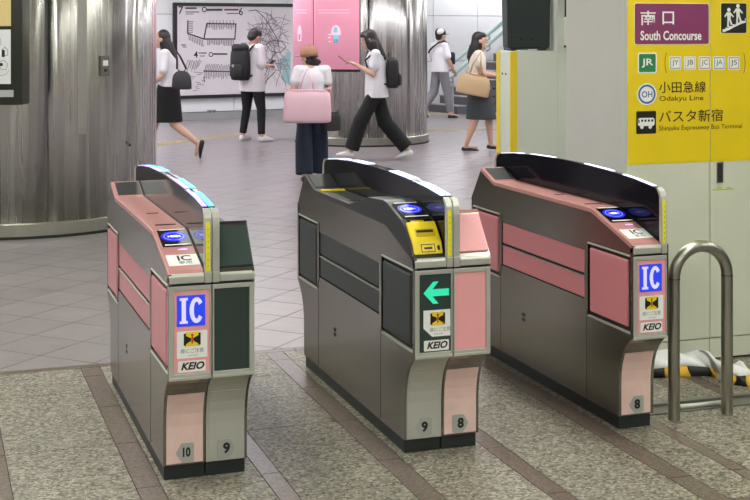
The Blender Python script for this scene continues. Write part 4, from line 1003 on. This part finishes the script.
def tote(name, label, W, Hh, D, top_w, m, loc, rotz, handles, hm=None, group=None, tilt=0.0):
    """open tote bag: x wide, y deep, origin at bottom middle"""
    t = thing(name, label, 'bag', loc, rotz)
    if tilt: t.rotation_euler[1] = tilt
    V = []; F = []; n = 24; lv = [(0, 1.0, .92), (.04, 1.0, 1.0), (.4, 1.01, 1.0), (.75, .97, .8), (1.0, top_w, .5)]
    for (u, sx, sy) in lv:
        for q in range(n):
            a = 2 * PI * q / n; c, s_ = math.cos(a), math.sin(a)
            ex = math.copysign(abs(c) ** .45, c) * W / 2 * sx; ey = math.copysign(abs(s_) ** .45, s_) * D / 2 * sy
            V.append((ex + .006 * math.sin(5 * a + u * 7), ey, u * Hh - (.018 * (c ** 2 < .5) if u == 1 else 0)))
    for i in range(len(lv) - 1):
        for q in range(n): F.append((i * n + q, i * n + (q + 1) % n, (i + 1) * n + (q + 1) % n, (i + 1) * n + q))
    F += [tuple(range(n))[::-1], tuple(range(4 * n, 5 * n))]
    o = obj('bag_body', (V, F), m, t, smooth=True); s = o.modifiers.new('subsurf', 'SUBSURF'); s.levels = s.render_levels = 1
    obj('top_seam', tube([(V[4 * n + q][0], V[4 * n + q][1], V[4 * n + q][2]) for q in list(range(n)) + [0]], .006, 6), hm or m, t)
    for pts in handles: obj('handle', tube(pts, .011, 8), hm or m, t, smooth=True)
    return t
def backpack(label, loc, rotz, W, Hh, D, parts_=True, flap=True):
    t = thing('backpack', label, 'backpack', loc, rotz)
    g = rings([(0, 0, 0, W * .40, D * .42), (0, 0, .03, W * .48, D * .5), (0, 0, Hh * .5, W * .5, D * .52), (0, 0, Hh * .85, W * .47, D * .45), (0, .0, Hh, W * .36, D * .30)], 20)
    g = ([(math.copysign(abs(v[0] / (W * .5)) ** .75, v[0]) * W * .5, math.copysign(abs(v[1] / (D * .5)) ** .7, v[1]) * D * .5, v[2]) for v in g[0]], g[1])
    o = obj('pack_body', g, 'bag_black', t, smooth=True); s = o.modifiers.new('subsurf', 'SUBSURF'); s.levels = s.render_levels = 1
    obj('front_pocket', mv(rings([(0, 0, .0, W * .30, .02), (0, 0, .03, W * .36, .035), (0, 0, Hh * .32, W * .36, .035), (0, 0, Hh * .38, W * .28, .015)], 16), 0, -D * .5, Hh * .1), 'bag_black', t, smooth=True)
    if flap: obj('top_flap', mv(rings([(0, 0, 0, W * .44, D * .5), (0, 0, .05, W * .45, D * .5), (0, 0, .09, W * .36, D * .3)], 16), 0, 0, Hh * .9), 'bag_black', t, smooth=True)
    obj('grab_loop', tube([(-.03, D * .3, Hh), (-.025, D * .3, Hh + .05), (.025, D * .3, Hh + .05), (.03, D * .3, Hh)], .008, 8), 'bag_black', t)
    return t
def put(t, J, p):                                             # figure-local point -> world
    return t.matrix_basis @ V3(p)
def strap(t, name, pts, m, w=.018): return obj(name, tube(pts, w, 8), m, t, smooth=True)
def phone(label, P, d, rotz):
    t = thing('phone', label, 'phone', P, rotz); t.rotation_euler[0] = d
    obj('case', box(-.037, .037, -.004, .004, -.04, .11), 'phone_dark', t, bevel=.003); obj('screen', box(-.034, .034, -.005, -.0035, -.035, .105), 'gloss_black', t)

# --- man with the backpack before the route map, head bowed over his phone
P = dict(STAND, head=(0, .05, 1.50), neck=(-.01, -.01, 1.38), el_r=(.205, -.02, 1.09), wr_r=(.13, .22, 1.09), el_l=(-.205, -.02, 1.09), wr_l=(-.10, .24, 1.08), hip_l=(-.09, 0, .87), kn_l=(-.13, .03, .47), kn_r=(.15, .03, .47), an_l=(-.185, .0, .085), an_r=(.21, -.03, .085), toe_r=(.35, .9, 0), toe_l=(-.05, 1, 0))
b = on_floor(252, 141.3); fw_ = RT * .6 + FW * .8
t, J, H_, k = make_person('man in loose white shirt and black trousers looking down before the route map', b, fw_, 1.70, P, dict(name='shirt', m='cloth_white', hem=.72, sleeve=.9, loose=.03), dict(kind='trousers', name='trousers', m='cloth_black', w=(.066, .052, .93)), dict(name='sneaker', m='shoe_white', h=.10), dict(blobs=[((0, .02, .07), (.078, .075, .058)), ((0, -.05, -.02), (.078, .055, .07))]), 0, .55)
rz = math.atan2(-fw_.x, fw_.y)
pk = backpack('black backpack with loops on the back of the man by the map', put(t, J, (-.02, -.225, .88)), rz, .35, .50, .18)
for s in (-1, 1): strap(pk, 'shoulder_strap', [(s * .10, .08, .43), (s * .11, .14, .50), (s * .115, .235, .545), (s * .125, .355, .42), (s * .13, .34, .25), (s * .14, .18, .10), (s * .13, .06, .06)], 'bag_black', .014)
obj('round_badge', mv(xf(oval(0, 0, .022, .022, 16, .004), Matrix.Rotation(PI / 2, 4, 'X')), -.03, -.125, .22), 'tag_grey', pk)
phone('dark phone in the hands of the man by the route map', put(t, J, (.03, .35, 1.10)), -1.0, rz)

# --- woman with a tan cap walking away, pink tote bag
P = dict(STAND, head=(-.035, .045, 1.49), neck=(-.02, -.01, 1.375), el_l=(-.235, -.03, 1.10), wr_l=(-.15, .09, 1.0), el_r=(.21, .02, 1.09), wr_r=(.20, .14, .92), kn_l=(-.10, -.03, .48), an_l=(-.10, -.12, .09), kn_r=(.10, .09, .48), an_r=(.10, .12, .085))
b = on_floor(312, 182); fw_ = FW * 1.0 - RT * .12
t, J, H_, k = make_person('woman in tan cap, white top and wide navy jeans walking away', b, fw_, 1.50, P, dict(name='t_shirt', m='cloth_white', hem=.86, sleeve=.55, loose=.012), dict(kind='trousers', name='jeans', m='cloth_navy', w=(.104, .106, .96)), dict(name='shoe', m='shoe_black'), dict(blobs=[((0, -.03, -.04), (.080, .07, .07))], locks=[([(.03, -.08, -.06), (.045, -.10, -.14)], [.035, .02]), ([(0, -.09, -.03), (.03, -.13, -.06)], [.03, .028])]), .8, .1)
cap = thing('cap', 'tan baseball cap on the woman with the pink tote', 'cap', t.matrix_basis @ V3(H_(0, -.008, .050)), t.rotation_euler[2] + .8)
cp = rings([(0, 0, -.035, .092, .104), (0, 0, .02, .093, .105), (0, 0, .06, .078, .088), (0, 0, .085, .045, .05), (0, 0, .092, .01, .01)], 20)
obj('crown', cp, 'cap_tan', cap, smooth=True)
obj('visor', prism_z([(-.085, .06), (-.08, .12), (-.05, .165), (0, .178), (.05, .165), (.08, .12), (.085, .06)], -.035, -.025), 'cap_tan', cap, bevel=.003)
obj('button', ellipsoid((0, 0, .093), (.009, .009, .006), 10, 6), 'cap_tan', cap)
obj('back_strap', tube([(.09 * math.cos(a), .104 * math.sin(a), -.03) for a in [PI * 1.2 + PI * .6 * q / 8 for q in range(9)]], .006, 6), 'bag_dark', cap)
tz = -YAW
bp_ = at_depth(307.3, 123, 13.95)
tote('tote_bag', 'large pink tote bag on the back of the woman in tan cap', .51, .37, .17, .97, 'bag_pink', bp_, tz + .05, [[(-.08, y_, .36), (-.05, y_ + .02, .48), (.0, .10 + y_ * .5, .585), (.045, y_ + .02, .48), (.07, y_, .36)] for y_ in (-.03, .03)])
q = at_depth(332, 131, 14.25)
tote('shoulder_bag', 'small dark bag beside the pink tote on the woman in tan cap', .20, .22, .08, .8, 'bag_dark', q, tz + .5, [[(-.06, 0, .21), (-.05, .03, .42), (-.03, .05, .62)]])

# --- woman walking left past the pillar, phone in hand
P = dict(STAND, pelvis=(0, 0, .90), neck=(0, .02, 1.375), head=(0, .09, 1.515), sh_l=(-.16, .01, 1.335), sh_r=(.16, .01, 1.335), el_l=(-.185, .04, 1.085), wr_l=(-.09, .235, 1.19), el_r=(.185, .05, 1.09), wr_r=(.06, .25, 1.19), hip_l=(-.085, 0, .86), hip_r=(.085, 0, .86),
         kn_l=(-.09, .20, .49), an_l=(-.08, .32, .115), toe_l=(0, 1, .12), kn_r=(.09, -.10, .475), an_r=(.09, -.40, .12), toe_r=(0, 1, -.22))
b = on_floor(376.5, 160); fw_ = -RT
t, J, H_, k = make_person('woman in white top and wide black trousers striding left with phone', b, fw_, 1.67, P, dict(name='t_shirt', m='cloth_white', hem=.79, sleeve=.6, loose=.026), dict(kind='trousers', name='trousers', m='cloth_black', w=(.098, .094, .93)), dict(name='sneaker', m='shoe_white', h=.095), dict(blobs=[((0, -.035, -.05), (.098, .088, .13)), ((0, .045, .075), (.076, .055, .045))], locks=[([(.055, -.05, -.08), (.062, -.06, -.20), (.055, -.05, -.28)], [.06, .055, .03]), ([(-.06, -.03, -.06), (-.066, -.02, -.20), (-.066, .02, -.29)], [.06, .055, .03]), ([(0, -.06, -.1), (0, -.10, -.27)], [.075, .045]), ([(-.075, .035, .05), (-.078, .035, -.10)], [.026, .024]), ([(.075, .035, .05), (.078, .035, -.10)], [.026, .024])]), 0, .3)
rz = math.atan2(-fw_.x, fw_.y)
pk = backpack('black backpack on the woman striding left by the centre pillar', put(t, J, (0, -.20, .90)), rz, .28, .40, .17, flap=False)
for s in (-1, 1): strap(pk, 'shoulder_strap', [(s * .09, .08, .38), (s * .115, .14, .45), (s * .12, .22, .475), (s * .13, .345, .36), (s * .14, .30, .20), (s * .15, .17, .08), (s * .12, .06, .05)], 'bag_black', .012)
phone('dark phone held up by the woman striding left', put(t, J, (-.02, .40, 1.245)), -.9, rz)

# --- woman at the left edge, half hidden by the pillar, trailing leg lifted
P = dict(STAND, pelvis=(0, .0, .93), neck=(0, .04, 1.40), head=(0, .09, 1.545), sh_l=(-.16, .03, 1.36), sh_r=(.16, .03, 1.36), el_l=(-.20, .05, 1.10), wr_l=(-.19, .20, .94), hip_l=(-.085, 0, .88), hip_r=(.085, 0, .88), kn_l=(-.06, -.07, .45), an_l=(-.05, -.385, .195), toe_l=(0, .22, -1), kn_r=(.06, .18, .49), an_r=(.06, .30, .11), toe_r=(0, 1, -.2))
b = on_floor(169, 158); fw_ = -RT
t, J, H_, k = make_person('woman in white blouse and black skirt walking off behind the left pillar', b, fw_, 1.64, P, dict(name='blouse', m='cloth_white', hem=.93, sleeve=.8, loose=.018), dict(kind='skirt', name='skirt', m='cloth_black', hem=.47, rx=(.172, .192), ry=(.222, .128)), dict(name='pump', m='shoe_black', h=.07), dict(blobs=[((0, -.035, -.05), (.092, .085, .12))], locks=[([(0, -.06, -.1), (0, -.085, -.22), (0, -.085, -.36)], [.085, .08, .04]), ([(-.05, -.03, -.08), (-.06, -.04, -.24)], [.045, .03])]), 0, .1)
rz = math.atan2(-fw_.x, fw_.y)
tote('shoulder_bag', 'dark slouchy shoulder bag on the woman in black skirt', .25, .25, .10, .35, 'bag_dark', put(t, J, (-.23, -.20, .90)), rz + PI / 2 , [[(-.06, y_, .26), (.02, y_ * .6, .42), (.10, -.02 + y_ * .3, .535), (.06, y_, .40), (.06, y_, .26)] for y_ in (-.02, .02)])

# --- man in a striped cap far back, walking right
P = dict(STAND, el_r=(.23, .0, 1.09), wr_r=(.22, .13, .92), el_l=(-.22, .0, 1.09), wr_l=(-.15, .20, 1.0), kn_l=(-.10, -.06, .49), an_l=(-.12, -.33, .15), toe_l=(0, 1, -.35), kn_r=(.10, .10, .48), an_r=(.11, .16, .085))
b = on_floor(440, 118.5); fw_ = RT * .78 + FW * .62
t, J, H_, k = make_person('man in white top, grey trousers and cap walking towards the stair', b, fw_, 1.66, P, dict(name='t_shirt', m='cloth_white', hem=.86, sleeve=.75, loose=.025), dict(kind='trousers', name='trousers', m='cloth_grey', w=(.084, .064, .90)), dict(name='slip_on', m='shoe_black', h=.07), dict(blobs=[((0, -.05, -.04), (.074, .05, .05))]), -.1, .05)
mat('cap_white', (214, 214, 216), .8)
cap = thing('cap', 'black and white cap on the man walking towards the stair', 'cap', t.matrix_basis @ V3(H_(0, -.012, .050)), t.rotation_euler[2] - .1)
obj('crown', cp, 'cloth_black', cap, smooth=True)
obj('white_panel', mv(xf(ellipsoid((0, 0, 0), (.055, .085, .062), 14, 8), Matrix.Rotation(.2, 4, 'X')), .045, -.025, .02), 'cap_white', cap, smooth=True)
obj('visor', prism_z([(-.08, .06), (-.075, .12), (-.05, .155), (0, .165), (.05, .155), (.075, .12), (.08, .06)], -.030, -.02), 'cloth_black', cap)
sb = thing('sling_bag', 'black sling bag across the man walking towards the stair', 'bag', t.location, t.rotation_euler[2])
obj('sling_strap', tube([(-.19, -.115, 1.22), (-.10, -.165, 1.27), (.0, -.170, 1.33), (.09, -.125, 1.405), (.125, .0, 1.44), (.11, .10, 1.39), (.05, .155, 1.30), (.0, .17, 1.2)], .018, 8), 'bag_black', sb, smooth=True)
obj('pouch', mv(rings([(0, 0, 0, .06, .03), (0, 0, .02, .085, .045), (0, 0, .2, .085, .045), (0, 0, .23, .06, .03)], 16), .10, .20, 1.0), 'bag_black', sb, smooth=True)

# --- woman with the beige bag walking right behind the partition
P = dict(STAND, pelvis=(0, 0, .90), neck=(0, 0, 1.37), head=(0, .03, 1.515), sh_l=(-.155, .0, 1.33), sh_r=(.155, .0, 1.33), el_r=(.20, .03, 1.075), wr_r=(.17, .23, 1.04), el_l=(-.19, .04, 1.08), wr_l=(-.12, .25, 1.06), kn_r=(.08, -.03, .46), an_r=(.07, -.17, .085), kn_l=(-.08, .16, .47), an_l=(-.07, .19, .10), toe_l=(0, 1, -.08))
b = on_floor(477.5, 151); fw_ = RT
t, J, H_, k = make_person('woman in pale blouse and charcoal skirt walking right with beige bag', b, fw_, 1.64, P, dict(name='blouse', m='cloth_cream', hem=.90, sleeve=.55, loose=.012), dict(kind='skirt', name='skirt', m='cloth_charcoal', hem=.44, rx=(.176, .192), ry=(.215, .130)), dict(name='flat_shoe', m='shoe_black', h=.06), dict(blobs=[((0, -.035, -.05), (.094, .088, .12)), ((0, .03, .075), (.076, .062, .045))], locks=[([(0, -.06, -.1), (0, -.095, -.22), (0, -.10, -.31)], [.085, .075, .04]), ([(.055, -.04, -.08), (.062, -.06, -.24)], [.045, .03])]), 0, .05)
rz = math.atan2(-fw_.x, fw_.y)
tote('tote_bag', 'beige leather tote bag on the shoulder of the woman by the partition', .45, .30, .13, .66, 'bag_beige', put(t, J, (.265, -.10, .78)), rz - PI / 2, [[(-.09, y_, .29), (-.05, y_, .40), (-.0, .06 + y_ * .4, .60), (.07, y_, .40), (.08, y_, .29)] for y_ in (-.02, .02)], tilt=-.2)
